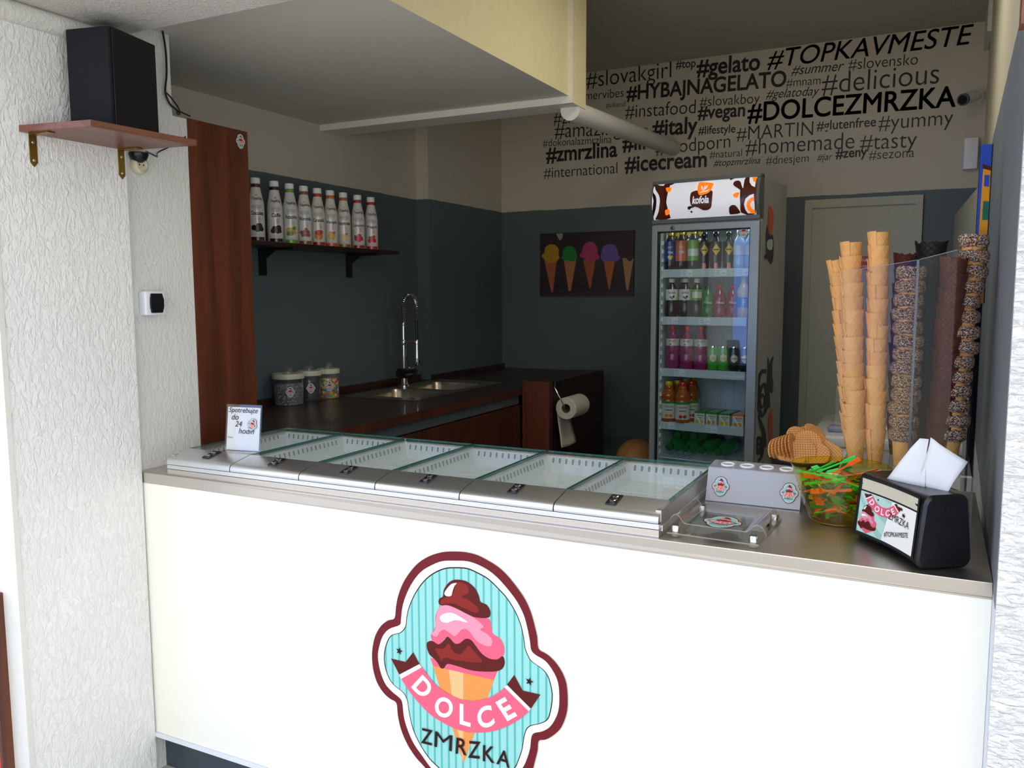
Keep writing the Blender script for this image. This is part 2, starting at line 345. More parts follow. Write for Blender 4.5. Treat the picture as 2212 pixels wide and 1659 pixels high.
def put_text(mb, t, m, fn, x, z, w, h=None, shear=0, offset=0.0, rot=0, center=False):
    """letters of total width w from (x, z) baseline, mapped by fn(u, v) to 3-D; h = height of the whole box if given"""
    vs, fs, x0, x1, y0, y1 = text_faces(t, offset); k = w/(x1-x0); kz = (h/(y1-y0)) if h else k
    o = max(0, offset)*k*.8 if 'M' in t and m.name.startswith('black') else 0     # heavier weights: the same letters overprinted with a small shift
    for du, dv in ([(0, 0)] if o == 0 else [(o*math.cos(q*PI/3), o*math.sin(q*PI/3)) for q in range(6)]):
        out = []
        for a, b in vs:
            u = (a-x0)*k + shear*b*kz; v = (b-(y0 if center else 0))*kz
            if center: u -= w/2; v -= (y1-y0)*kz/2
            out.append(fn(x+u*math.cos(rot)-v*math.sin(rot)+du, z+u*math.sin(rot)+v*math.cos(rot)+dv))
        mb.add(out, fs, m)
def smooth_poly(p, sub=4, closed=True):
    out = []; n = len(p); g = (lambda i: p[i % n]) if closed else (lambda i: p[min(max(i, 0), n-1)])
    for i in range(n if closed else n-1):
        a, b, c, d = g(i-1), g(i), g(i+1), g(i+2)
        for k in range(sub):
            t = k/sub
            out.append(tuple(.5*((2*b[j])+(-a[j]+c[j])*t+(2*a[j]-5*b[j]+4*c[j]-d[j])*t*t+(-a[j]+3*b[j]-3*c[j]+d[j])*t**3) for j in range(len(b))))
    return out if closed else out+[tuple(p[-1])]
def star(cx, cy, r, rot=.2):
    return [(cx+(r if k % 2 == 0 else r*.4)*math.sin(rot+k*PI/5), cy+(r if k % 2 == 0 else r*.4)*math.cos(rot+k*PI/5)) for k in range(10)]

# ---------------------------------------------------------------- the setting
b = MB().box((-6, -14, -.1), (9, .9, 0), M['pave']); struct(b.build('floor_outside'))
b = MB().box((-.9, .2, .06), (2.9, 3.7, .18), M['tile']); struct(b.build('floor'))
b = MB().box((-.9, .001, 3.084), (2.9, 3.7, 3.25), M['ceil']); struct(b.build('ceiling'))
b = MB().box((-.9, 3.489, 0), (2.9, 3.64, 3.25), M['twotone']); struct(b.build('wall_back'))
b = MB().box((-.72, .001, 0), (-.559, 3.489, 3.25), M['twotone']).box((-.56, 2.525, 0), (-.472, 3.489, 3.25), M['twotone']); struct(b.build('wall_left'))
b = MB().prism([(2.425, -.1), (2.497, 3.489), (2.9, 3.489), (2.9, -.1)], 0, 3.25, M['twotone_r'], 'z'); struct(b.build('wall_right'))
b = MB().box((2.426, -.115, 0), (7, -.1, 4.0), M['plaster_r']).box((2.9, -.1, 0), (7, .2, 4.0), M['plaster_r']); struct(b.build('wall_front_right'))
# the plastered pier on the left and the finer plastered return behind the counter
b = MB().box((-5, -.44, 0), (0, -.004, 2.45), M['plaster']); struct(b.build('wall_front_left'))
b = MB().box((-.72, -.004, 0), (-.03, .275, 2.232), M['reveal']).box((-.72, -.004, 2.232), (-.03, .214, 2.60), M['reveal']); struct(b.build('wall_return'))
b = MB().box((-.56, -.44, 0), (.004, -.425, 2.51), M['white']); struct(b.build('trim_1', loc=(0, -.003, 0)))
b = MB().tube([(.0, -.45, 2.404), (.0, -.003, 2.404)], .03, M['reveal'], 12); struct(b.build('trim_2'))
b = MB().box((-5, -.95, 2.432), (7, 0, 4.0), M['soffit']); struct(b.build('wall_above_opening'))
b = MB().box((-.9, .001, 3.25), (2.9, 3.7, 3.4), M['ceil']); struct(b.build('roof_slab'))
# boxed bulkhead under the ceiling: grey underside, cream side, a beam across its back end
b = MB(); x0, x1, y0, y1, z0, z1 = -.559, .82, .001, 1.633, 2.493, 3.084
b.add([(x0, y0, z0), (x1, y0, z0), (x1, y1, z0), (x0, y1, z0)], [(0, 1, 2, 3)], M['bulk']); b.add([(x0, y0, z0), (x1, y0, z0), (x1, y0, z1), (x0, y0, z1)], [(0, 1, 2, 3)], M['white'])
b.add([(x1, y0, z0), (x1, y1, z0), (x1, y1, z1), (x1, y0, z1)], [(0, 1, 2, 3)], M['cream'])
x1b, y2, zb = .838, 1.79, 2.463
b.add([(x0, y1, zb), (x1b, y1, zb), (x1b, y1, z1), (x0, y1, z1), (x0, y2, zb), (x1b, y2, zb), (x1b, y2, z1), (x0, y2, z1)], [(0, 1, 2, 3), (0, 4, 5, 1), (4, 7, 6, 5)], M['white'])
b.add([(x1b, y1, zb), (x1b, y2, zb), (x1b, y2, z1), (x1b, y1, z1)], [(0, 1, 2, 3)], M['cream'])
struct(b.build('ceiling_bulkhead'))
b = MB().box((.26, 3.462, .62), (1.0, 3.489, .66), M['alu_grey']); struct(b.build('trim_3'))
b = MB().box((2.47, 3.1, 2.93), (2.492, 3.489, 3.084), M['white']); struct(b.build('trim_4'))
# door in the back wall with its steel frame
d = MB().box((1.618, 3.474, .18), (2.178, 3.489, 2.132), M['doorp']).build('door_1'); struct(d)
f = MB().box((1.578, 3.458, .18), (1.62, 3.489, 2.178), M['doorp']).box((2.176, 3.458, .18), (2.212, 3.489, 2.178), M['doorp']).box((1.62, 3.458, 2.13), (2.176, 3.489, 2.178), M['doorp']); f.build('door_frame', d)
MB().box((2.13, 3.44, 1.18), (2.15, 3.474, 1.2), M['chrome']).box((2.05, 3.43, 1.18), (2.15, 3.445, 1.2), M['chrome']).build('door_handle', d)
# pale leaf standing against the right wall
b = MB().prism([(2.37, 3.3), (2.43, 1.95), (2.437, 1.95), (2.377, 3.3)], .18, 2.045, M['doorp'], 'z'); struct(b.build('door_2', bevel=.002))
# across the street
b = MB().box((-9, -14.5, 0), (-1.6, -14, 6.0), M['blue_facade']); struct(b.build('wall_opposite'))
b = MB().box((-1.6, -14.3, 0), (9, -14, 3.5), M['grey_facade']); struct(b.build('wall_opposite_side'))

# ---------------------------------------------------------------- lettering on the back wall
WORDS=[('slovakgirl','l',0.166,2.987,0.741,2.989),('top','m',0.769,3.039,0.895,3.035),('gelato','b',0.901,2.98,1.288,2.972),('TOPKAVMESTE','s',1.328,2.974,2.397,2.975),('summervibes','l',-0.015,2.911,0.426,2.902),('HYBAJNAGELATO','b',0.445,2.879,1.444,2.859),('summer','i',1.469,2.918,1.755,2.911),('slovensko','l',1.787,2.911,2.15,2.898),('mnam','l',1.444,2.853,1.638,2.847),('delicious','l',1.646,2.79,2.261,2.783),('vikend','l',0.303,2.843,0.438,2.84),('instafood','l',0.438,2.766,0.9,2.753),('slovakboy','l',0.926,2.79,1.291,2.775),('gelatoday','i',1.326,2.797,1.624,2.787),('vegan','b',0.914,2.717,1.206,2.707),('DOLCEZMRZKA','b',1.223,2.671,2.347,2.65),('zmrzka','l',-0.072,2.772,0.291,2.764),('amazing','l',-0.064,2.682,0.413,2.664),('foto','l',0.447,2.661,0.591,2.66),('italy','b',0.621,2.639,0.915,2.632),('lifestyle','m',0.92,2.621,1.15,2.614),('MARTIN','l',1.158,2.564,1.606,2.558),('glutenfree','m',1.625,2.584,1.948,2.58),('yummy','l',1.961,2.557,2.341,2.554),('dokonalazmrzlina','l',-0.151,2.63,0.347,2.616),('life','b',0.421,2.56,0.645,2.56),('zmrzlina','b',-0.127,2.527,0.387,2.527),('foodporn','l',0.646,2.517,1.122,2.526),('natural','l',0.996,2.469,1.194,2.468),('homemade','l',1.214,2.475,1.836,2.464),('tasty','l',1.867,2.451,2.164,2.446),('international','l',-0.144,2.419,0.388,2.418),('icecream','b',0.438,2.424,0.978,2.421),('topzmrzlina','i',1.019,2.418,1.303,2.416),('dnesjem','l',1.339,2.408,1.586,2.405),('jar','i',1.632,2.407,1.715,2.409),('zeny','b',1.736,2.415,1.908,2.416),('sezona','l',1.917,2.394,2.154,2.392)]
NOTE = {'TOPKAVMESTE': 'large slanted handwritten-style black hashtag in capitals, topmost at the right', 'DOLCEZMRZKA': 'biggest bold black hashtag in capitals, ending at the wall camera',
        'HYBAJNAGELATO': 'long bold black capital hashtag under the word gelato'}
for w, s, xa, za, xb, zb_ in WORDS:
    mb = MB(); L = math.hypot(xb-xa, zb_-za); rot = math.atan2(zb_-za, xb-xa)
    off = {'b': .022, 'm': .010, 'l': -.006, 'i': 0, 's': .004}[s]; sh = {'i': .28, 's': .22}.get(s, 0)
    vs, fs, ux0, ux1, uy0, uy1 = text_faces('#'+w, off); k = L/(ux1-ux0)
    put_text(mb, '#'+w, M['lettering'], lambda u, v: (u, 3.487, v), xa, za, L, h=(uy1-uy0)*k*(1.02 if s == 's' else 1.12), shear=sh, offset=off, rot=rot)
    o = mb.build('wall_lettering')
    tag(o, NOTE.get(w, {'b': 'bold black', 'm': 'semi-bold black', 'l': 'thin black', 'i': 'slanted thin black', 's': 'slanted black'}[s]+' wall lettering reading #'+w), 'wall lettering', 'black hashtag lettering on the back wall')

# ---------------------------------------------------------------- the parlour's logo as one flat printed sticker (local x, z; metres at full size)
LOGO={'outer':[(-41,339),(-5,342),(29,339),(58,330),(91,316),(119,296),(147,268),(169,241),(185,210),(196,175),(203,147),(207,116),(230,107),(253,91),(272,68),(284,41),(288,5),(287,-29),(280,-57),(267,-86),(245,-110),(226,-124),(207,-132),(204,-158),(196,-191),(186,-224),(153,-275),(108,-319),(48,-346),(-21,-360),(-92,-343),(-142,-298),(-174,-274),(-201,-243),(-222,-203),(-232,-163),(-236,-128),(-258,-120),(-281,-106),(-302,-80),(-314,-44),(-317,-8),(-314,22),(-304,57),(-284,89),(-259,110),(-237,120),(-231,155),(-223,188),(-206,227),(-182,262),(-154,292),(-118,316),(-78,332)],'white':[(-39,314),(-1,318),(33,313),(66,301),(94,283),(123,257),(147,230),(165,199),(175,167),(182,135),(186,110),(198,99),(226,88),(247,66),(261,39),(265,3),(263,-34),(253,-63),(238,-87),(218,-103),(194,-114),(186,-128),(182,-160),(172,-193),(160,-219),(129,-267),(83,-307),(31,-329),(-25,-337),(-83,-324),(-123,-293),(-150,-266),(-180,-234),(-200,-197),(-211,-163),(-215,-127),(-222,-112),(-250,-97),(-273,-78),(-289,-44),(-296,-4),(-290,30),(-277,62),(-255,86),(-220,104),(-215,121),(-209,159),(-195,197),(-173,236),(-146,268),(-114,290),(-79,307)],'teal':[(-37,297),(-1,300),(33,292),(64,280),(94,258),(119,236),(143,203),(159,168),(167,132),(170,111),(180,90),(190,79),(218,66),(235,49),(245,18),(247,-8),(243,-39),(234,-67),(214,-83),(188,-95),(174,-108),(166,-133),(160,-169),(147,-207),(139,-224),(108,-264),(66,-295),(23,-311),(-21,-315),(-65,-307),(-98,-287),(-130,-266),(-159,-233),(-182,-193),(-194,-147),(-199,-115),(-212,-93),(-245,-76),(-263,-55),(-274,-24),(-275,9),(-266,43),(-249,69),(-218,83),(-201,104),(-196,133),(-188,162),(-167,205),(-137,245),(-105,272),(-70,290)],'choctop':[(-29,264),(-2,263),(22,249),(34,230),(39,214),(57,209),(68,194),(66,178),(48,171),(19,169),(-7,175),(-41,185),(-63,188),(-82,184),(-91,190),(-88,202),(-77,210),(-74,228),(-62,247),(-47,259)],'choctop2':[(-31,257),(-8,256),(4,244),(0,230),(-19,219),(6,212),(30,197),(32,184),(19,182),(-15,189),(-45,196),(-80,188),(-86,193),(-76,204),(-62,212),(-43,227),(-38,245)],'hl1':[(-33,254),(-49,249),(-64,233),(-72,219),(-65,213),(-51,216),(-46,230),(-40,245)],'pinkd':[(-82,184),(-58,190),(-15,180),(27,170),(63,172),(71,153),(75,134),(98,123),(109,103),(106,79),(87,65),(60,63),(39,74),(24,90),(10,103),(-5,104),(-21,91),(-36,84),(-51,92),(-64,99),(-75,89),(-91,73),(-109,75),(-117,87),(-115,99),(-103,121),(-101,153)],'pinkl':[(-83,183),(-63,187),(-32,182),(6,172),(40,155),(47,146),(37,138),(60,128),(73,115),(69,99),(52,96),(27,104),(10,122),(-5,131),(-20,127),(-40,105),(-59,112),(-75,117),(-88,108),(-99,92),(-113,96),(-115,99),(-103,113),(-101,141),(-94,166)],'hl2':[(-87,150),(-76,161),(-50,169),(-20,161),(-1,151),(-24,151),(-41,150),(-63,139),(-81,139)],'choc':[(-129,71),(-113,78),(-93,72),(-77,85),(-64,99),(-53,93),(-40,84),(-25,89),(-7,104),(10,103),(26,87),(43,71),(64,63),(87,65),(104,77),(110,61),(103,43),(85,32),(51,24),(9,19),(-34,22),(-65,22),(-76,8),(-87,6),(-96,18),(-109,29),(-123,38),(-131,57)],'choc2':[(-104,58),(-78,63),(-60,80),(-47,61),(-25,57),(-8,76),(3,86),(22,71),(41,53),(35,46),(0,41),(-43,38),(-74,38),(-83,26),(-90,37)],'cone':[(-120,28),(88,33),(-18,-252)],'coneband':[(-120,28),(88,33),(77,6),(-111,7)],'conel':[(-63,23),(-16,24),(-19,-248),(-53,-66)],'ribbon':[(-155,4),(-141,-9),(-106,-42),(-62,-62),(-18,-69),(25,-62),(68,-42),(93,-23),(117,1),(186,-48),(162,-76),(121,-109),(75,-136),(24,-152),(-28,-158),(-81,-149),(-130,-130),(-180,-92),(-207,-63),(-223,-41)],'rsl':[(-155,4),(-148,-4),(-217,-52),(-223,-41)],'rsr':[(117,1),(109,-6),(180,-56),(186,-48)],'tail':[(-155,4),(-175,34),(-201,1),(-250,1),(-223,-40)],'tailr':[(117,3),(138,33),(162,-4),(213,-4),(186,-48)]}
GLYPHS={'w':[('D',[(-184,-69),(-145,-97),(-145,-24)]),('O',[(-114,-128),(-60,-138),(-95,-70)]),('L',[(-28,-140),(6,-141),(-27,-81)]),('C',[(35,-143),(82,-116),(21,-88)]),('E',[(118,-98),(147,-76),(82,-54)])],'d':[('Z',[(-154,-225),(-117,-224),(-151,-180)]),('M',[(-110,-225),(-54,-225),(-107,-179)]),('R',[(-42,-228),(-7,-225),(-38,-181)]),('Z',[(-3,-230),(34,-224),(0,-181)]),('K',[(43,-228),(79,-225),(44,-182)]),('A',[(84,-225),(124,-227),(88,-181)])]}
STARS=[(-221,29),(182,25)]
def logo_mesh(name, layer=.00014, part='all', stripe='ltealb'):
    mb = MB(); n = [0]
    def F(k, m, sub=4, poly=None):
        p = poly or LOGO[k]
        if sub > 1: p = smooth_poly(p, sub)
        n[0] += 1; y = -n[0]*layer
        mb.flat([(x/1000, z/1000) for x, z in p], M[m], lambda u, v: (u, y, v))
    def G(which, m):
        n[0] += 1; y = -n[0]*layer
        for ch, (bl, br, tl) in GLYPHS[which]:
            vs, fs, x0, x1, y0, y1 = text_faces(ch, .030 if which == 'w' else .012)
            out = []
            for a, c in vs:
                s, t = (a-x0)/(x1-x0), (c-y0)/(y1-y0)
                out.append(((bl[0]+(br[0]-bl[0])*s+(tl[0]-bl[0])*t)/1000, y, (bl[1]+(br[1]-bl[1])*s+(tl[1]-bl[1])*t)/1000))
            mb.add(out, fs, M[m])
    if part == 'all':
        F('outer', 'maroon', 3); F('white', 'lwhite'); F('teal', 'ldark')
        n[0] += 1; y = -n[0]*layer
        c = LOGO['teal']; cx = sum(p[0] for p in c)/len(c); cz = sum(p[1] for p in c)/len(c)
        mb.flat([((cx+(x-cx)*.988)/1000, (cz+(z-cz)*.988)/1000) for x, z in smooth_poly(c)], M[stripe], lambda u, v: (u, y, v))
    if part in ('all', 'cone'):
        F('cone', 'cone_o', 1); F('conel', 'cone_l', 1); F('coneband', 'pinkd', 1); F('pinkd', 'pinkd'); F('choc', 'choc'); F('choc2', 'choc2'); F('pinkl', 'pinkl'); F('choctop', 'choc'); F('choctop2', 'choc2'); F('hl1', 'lwhite'); F('hl2', 'lwhite')
    if part in ('all', 'ribbon'):
        F('tail', 'choc', 1); F('tailr', 'choc', 1)
        rb = LOGO['ribbon']; F('ribbon', 'pinkd', 1, smooth_poly(rb[:9], 4, False)+smooth_poly(rb[9:], 4, False)); F('rsl', 'lwhite', 1); F('rsr', 'lwhite', 1); G('w', 'lwhite')
        for x, z in STARS: F('', 'ldark', 1, star(x, z, 12))
    if part == 'all': G('d', 'ldark')
    me = mb.build(name)
    return me
logo = logo_mesh('logo_sticker'); logo.location = (1.2217, -.0005, .6086)
tag(logo, 'large ice cream logo sticker in maroon, mint and pink on the white counter front', 'sticker')
def small_logo(label, mtx, s, group='small ice cream logo stickers'):
    o = bpy.data.objects.new('logo_sticker', logo.data); COL.objects.link(o)
    o.matrix_world = mtx @ Matrix.Diagonal((s, .6, s, 1)); return tag(o, label, 'sticker', group)

# unseen fill lamp, added above the frame to brighten the interior
cl = thing('added_fill_lamp', 'unseen flat square fill lamp added over the serving area to brighten the interior', 'lamp', (1.75, 1.25, 3.083))
MB().box((-.31, -.31, -.035), (.31, .31, 0), M['white']).build('fill_lamp_body', cl)
MB().box((-.29, -.29, -.038), (.29, .29, -.036), mat('fill_lamp_glow', (250, 246, 236), .5, emit=1.0)).build('fill_lamp_panel', cl)
la = bpy.data.lights.new('added_fill_light', 'AREA'); la.size = .56; la.energy = 3.6; la.color = (1, .93, .80)
lo = bpy.data.objects.new('added_fill_light', la); COL.objects.link(lo); lo.parent = cl; lo.location = (0, 0, -.045)

# ---------------------------------------------------------------- serving counter
ZT = 1.053
ct = thing('serving_counter', 'long white serving counter with a brushed steel top across the opening', 'counter', (0, 0, 0))
MB().box((-.03, 0, 1.021), (2.4265, .86, ZT), M['steel']).box((-.03, 0, 1.018), (2.4265, .006, 1.021), M['steel']).build('countertop', ct, bevel=.002)
MB().box((-.028, .003, .157), (2.4265, .02, 1.019), M['laminate']).build('front_panel', ct)
MB().box((-.028, -.003, .142), (2.4265, .02, .156), M['wplastic']).build('bottom_trim', ct)
MB().box((-.028, .06, 0), (2.4235, .075, .15), M['kick']).build('kick_plate', ct)
MB().box((.0, .02, .15), (.02, .84, 1.019), M['wplastic']).box((2.40, .02, .15), (2.42, .84, 1.019), M['wplastic']).box((.02, .02, .15), (2.40, .84, .17), M['wplastic']).build('carcass', ct)

# ---------------------------------------------------------------- drop-in ice cream freezer: six sections under sliding glass
FX0, PX, FW = .10, .2728, 6*.2728
fz = thing('ice_cream_freezer', 'drop-in ice cream freezer with six glass-lidded white tubs set on the steel counter', 'freezer', (FX0, 0, ZT))
b = MB()
b.box((0, .012, 0), (FW, .03, .018), M['steel']).box((0, .0125, .018), (FW, .03, .0195), M['rubber']).box((0, .0115, .0195), (FW, .03, .0325), M['steel_b']).box((0, .0125, .0325), (FW, .03, .034), M['rubber'])
b.box((0, .03, 0), (.014, .60, .062), M['steel']).box((FW-.014, .03, 0), (FW, .60, .062), M['steel']).box((0, .57, 0), (FW, .60, .062), M['steel'])
b.box((FW, .03, .012), (FW+.004, .60, .026), M['steel_b']).box((.014, .03, 0), (FW-.014, .57, .003), M['steel'])
b.build('outer_frame', fz, bevel=.001)
lip = [(.0115, .034), (.0105, .040), (.0115, .046), (.015, .051), (.021, .055), (.03, .0575), (.098, .0715), (.103, .0715), (.1045, .069), (.1045, .034)]
def freezer_section(i):
    x0 = i*PX; x1 = x0+PX
    o = MB().prism(lip, x0+.0016, x1-.0016, M['steel_b'], 'x', smooth=True).build('lid_handle', fz)
    k = MB(); T = TR(x0+PX*.52, .066, .0655, rx=math.atan2(.014, .068))
    k.box((-.014, -.027, -.002), (.014, .027, .0035), M['black'], T)
    for q in (-.012, .011):
        k.lathe([(0, .0035), (.0075, .0035), (.0085, .0045), (.0085, .0065), (.0065, .0075), (0, .007)], M['chrome'], 14, T @ TR(0, q, 0)).box((-.0015, q-.006, .0066), (.0015, q+.006, .0082), M['rubber'], T)
    k.build('lock', o)
    # tub: a tapering white box with a row of slots under the rim
    g = .012; a0, a1, c0, c1 = x0+g, x1-g, .10, .555; zt, zb, tp = .060, .006, .014
    t = MB(); top = [(a0, c0), (a1, c0), (a1, c1), (a0, c1)]; bot = [(a0+tp, c0+tp), (a1-tp, c0+tp), (a1-tp, c1-tp), (a0+tp, c1-tp)]
    ro = [(x0+.002, c0-.01), (x1-.002, c0-.01), (x1-.002, c1+.012), (x0+.002, c1+.012)]
    vs = [(x, y, zt) for x, y in ro]+[(x, y, zt) for x, y in top]+[(x, y, zb) for x, y in bot]+[(x, y, zb-.002) for x, y in bot]
    fs = [(k, (k+1) % 4, 4+(k+1) % 4, 4+k) for k in range(4)]+[(4+k, 4+(k+1) % 4, 8+(k+1) % 4, 8+k) for k in range(4)]+[(8, 9, 10, 11)]
    t.add(vs, fs, M['tub'])
    def slot(P0, U, V, Nn):
        # a capsule-shaped opening: pale rim, grey hole
        for s, m, h in ((1.3, M['slot_l'], .0008), (.72, M['slot'], .0014)):
            pts = []
            for q in range(12):
                a = 2*PI*q/12; pts.append(P0+U*(.0058*s*math.cos(a))+V*((.0042*s*math.sin(a))+(.006 if math.sin(a) >= 0 else -.006))+Nn*h)
            t.add(pts, [list(range(12))], m)
    dn = tp/(zt-zb)
    for q in range(17):
        y = c0+.05+q*.0225; z = .046; x = a0+(zt-z)*dn
        slot(Vector((x, y, z)), Vector((0, 1, 0)), Vector((-dn, 0, 1)).normalized(), Vector((1, 0, dn)).normalized())
        x = a1-(zt-z)*dn; slot(Vector((x, y, z)), Vector((0, 1, 0)), Vector((dn, 0, 1)).normalized(), Vector((-1, 0, dn)).normalized())
    for q in range(10):
        x = x0+PX/2+(q-4.5)*.0225; z = .046; y = c1-(zt-z)*dn
        slot(Vector((x, y, z)), Vector((1, 0, 0)), Vector((0, dn, 1)).normalized(), Vector((0, -1, dn)).normalized())
    # two faint moulded ribs in the floor
    for y in (.24, .40): t.box((a0+tp+.01, y, zb), (a1-tp-.01, y+.004, zb+.0015), M['tub'])
    t.build('tub', fz)
    l = MB().box((x0+.003, .102, .066), (x1-.003, .575, .0715), M['glass'])
    lo = l.build('glass_lid', fz)
    e = MB()
    for xa in (x0+.0025, x1-.0045): e.box((xa, .102, .0655), (xa+.002, .575, .072), M['glass_edge'])
    e.box((x0+.0025, .574, .0655), (x1-.0025, .576, .072), M['glass_edge'])
    e.build('polished_edge', lo)
    MB().box((x0-.001, .10, .055), (x0+.004, .57, .0645), M['steel_b']).build('divider_bar', fz)
for i in range(6): freezer_section(i)

# ---------------------------------------------------------------- things standing on the counter
# small sign in a clear stand on the left end of the freezer
sg = thing('table_sign', 'small upright white card sign in a clear stand on the left end of the freezer', 'sign', mtx=TR(.31, .13, ZT+.0722, rz=.16))
T = TR(0, 0, 0, rx=-.14)
MB().box((-.066, -.002, 0), (.066, .0, .152), M['acrylic'], T).box((-.066, -.03, .0), (.066, .002, .002), M['acrylic']).box((-.066, .002, 0), (.066, .004, .152), M['acrylic'], T).build('clear_stand', sg)
c = MB().box((-.061, .0004, .004), (.061, .0016, .143), M['paper'], T)
fn = lambda u, v: T @ Vector((u, -.0026, v))
for t, x, z, w in (('Spotrebujte', -.056, .126, .108), ('do', -.045, .102, .026), ('24', -.030, .080, .024), ('hodín', -.015, .058, .056)): put_text(c, t, M['lettering'], fn, x, z, w, shear=.22)
put_text(c, 'Dolce', M['lettering'], fn, -.055, .042, .018)
c.build('card', sg)
small_logo('round little logo sticker on the white card sign', TR(.31, .13, ZT+.0722, rz=.16) @ T @ TR(.036, -.0028, .088, ry=.35), .06)

# grey acrylic cone holder with four ringed holes
ch = thing('cone_holder', 'frosted grey acrylic cone holder with a sloping front and ringed holes on top', 'cone holder', (1.753, .402, ZT))
T = TR(rz=.0)
w = .25; P0 = [(0, 0), (.032, .094), (.105, .100), (.135, 0)]
h = MB()
def sheet(mb, a, b, m, th=.004, x0=0, x1=.25):
    d = Vector((b[0]-a[0], b[1]-a[1])).normalized(); n = Vector((-d.y, d.x))*th
    mb.prism([a, b, (b[0]+n.x, b[1]+n.y), (a[0]+n.x, a[1]+n.y)], x0, x1, m, 'x')
sheet(h, (.0, .006), (.03, .092), M['acrylic_l']); sheet(h, (.105, .0), (.105, .098), M['acrylic_l']); sheet(h, (-.006, .0), (.105, .0), M['acrylic_l'])
h.build('folded_body', ch)
tp = MB().prism([(.028, .092), (.107, .098), (.107, .102), (.028, .096)], 0, .25, M['acrylic_l'], 'x'); tp.build('top_plate', ch)
for q in range(4):
    r = MB().lathe([(.0165, -.002), (.0195, 0), (.0195, .0025), (.0165, .0035), (.0145, .002), (.0145, -.002)], M['lwhite'], 24, TR(.045+.053*q, .066, .0985, rx=.07), cap=False); r.build('hole_ring', ch)
small_logo('pale logo sticker on the left of the grey cone holder', TR(1.793, .4100, ZT+.048, rx=-.345), .079)
small_logo('logo sticker on the right of the grey cone holder, by the yellow bowl', TR(1.974, .4100, ZT+.048, rx=-.345), .079)

# clear money tray
mt = thing('money_tray', 'clear acrylic change tray on four round feet near the counter edge', 'tray', (1.865, .14, ZT), -.05)
MB().box((-.108, -.115, .009), (.108, .135, .012), M['acrylic']).box((-.108, -.1165, .009), (.108, -.115, .0122), M['acrylic_e']).build('base_plate', mt)
pr = [(-.112, .020), (-.112, .030), (-.106, .042), (-.097, .048), (-.088, .044), (-.081, .034), (-.074, .029), (-.06, .028), (.06, .028), (.074, .030), (.082, .037), (.090, .045), (.100, .047), (.110, .040), (.116, .028), (.118, .018)]
pr = smooth_poly(pr, 3, False)
s_ = MB(); n = len(pr)
for ya, yb, m in ((-.085, .075, 'acrylic'), (-.0865, -.085, 'acrylic_e'), (.075, .0765, 'acrylic_e')):
    vs = [(x, ya, z) for x, z in pr]+[(x, yb, z) for x, z in pr]+[(x, ya, z+.003) for x, z in pr]+[(x, yb, z+.003) for x, z in pr]
    fs = []
    for k in range(n-1): fs += [(k, k+1, n+k+1, n+k), (2*n+k, 3*n+k, 3*n+k+1, 2*n+k+1), (k, 2*n+k, 2*n+k+1, k+1), (n+k, n+k+1, 3*n+k+1, 3*n+k)]
    s_.add(vs, fs, M[m], smooth=True)
s_.build('curved_tray', mt)
for x, y in ((-.092, -.1), (.092, -.1), (-.092, .115), (.092, .115)):
    MB().lathe([(.010, 0), (.012, .002), (.012, .0088), (.011, .009)], M['acrylic_e'], 18, TR(x, y, 0)).lathe([(.009, .012), (.010, .0125), (.010, .0265), (.009, .0278)], M['chrome'], 18, TR(x, y, 0)).build('foot', mt)
small_logo('logo sticker lying flat on the clear change tray', TR(1.868, .105, ZT+.0318, rz=-.05) @ TR(rx=-PI/2), .155)

# napkin dispenser: local x = depth away from the label, y = along the label, z up
e_y = Vector((-.148, .21, 0)).normalized(); e_x = Vector((e_y.y, -e_y.x, 0))
ND = Matrix(((e_x.x, e_y.x, 0, 2.288), (e_x.y, e_y.y, 0, .012), (0, 0, 1, ZT), (0, 0, 0, 1)))
nd = thing('napkin_dispenser', 'black napkin dispenser with a printed front at the right end of the counter', 'napkin dispenser', mtx=ND)
nL, nD, nH = .25, .128, .160
def rrect(w, h, r, tw, n=6):
    """rounded end profile, top narrower by tw each side"""
    out = []
    for cx, cz, a0 in ((w-r, r, -90), (w-r-tw, h-r, 0), (r+tw, h-r, 90), (r, r, 180)):
        for k in range(n+1):
            a = math.radians(a0+90*k/n); out.append((cx+r*math.cos(a), cz+r*math.sin(a)))
    return out
b = MB(); ys = [0, .006, .02, .05, .09, .125, .16, .20, .23, .244, .25]; rings = []
for y in ys:
    pinch = .012*math.sin(PI*y/nL)**.8; e = .006 if y in (0, .25) else 0
    pf = rrect(nD-2*e, nH-2*e, .022, .012)
    rings.append([(e+x+pinch*(1-2*x/nD)*(1 if x < nD/2 else .4), y, e+z-(pinch*.55 if z > nH*.6 else (-pinch*.5 if z < .03 else 0))) for x, z in pf])
n = len(rings[0]); vs = [p for r in rings for p in r]
fs = [(i*n+k, i*n+(k+1) % n, (i+1)*n+(k+1) % n, (i+1)*n+k) for i in range(len(ys)-1) for k in range(n)]+[list(range(n)), list(reversed(range((len(ys)-1)*n, len(ys)*n)))]
b.add(vs, fs, M['black'], smooth=True)
b.box((.06, -.0015, .118), (.082, .002, .134), M['blackm']).build('body', nd)
def ndx(y, z):   # label face follows the pinched front
    t = min(1, max(0, (z-.022)/(nH-.044))); return .012*t+.012*math.sin(PI*min(max(y, 0), nL)/nL)**.8*(1-.2*t)-.0012
def lab(y0_, y1_, z0_, z1_, m, off):
    q = MB(); k = 10; vs = [(ndx(y0_+(y1_-y0_)*i/k, z)-off, y0_+(y1_-y0_)*i/k, z) for i in range(k+1) for z in (z0_, (z0_+z1_)/2, z1_)]
    return q.add(vs, [(i*3+j, i*3+j+1, i*3+j+4, i*3+j+3) for i in range(k) for j in range(2)], m, smooth=True)
fr = lab(.018, .236, .018, .152, M['rubber'], .0004); fr.build('front_frame', nd)
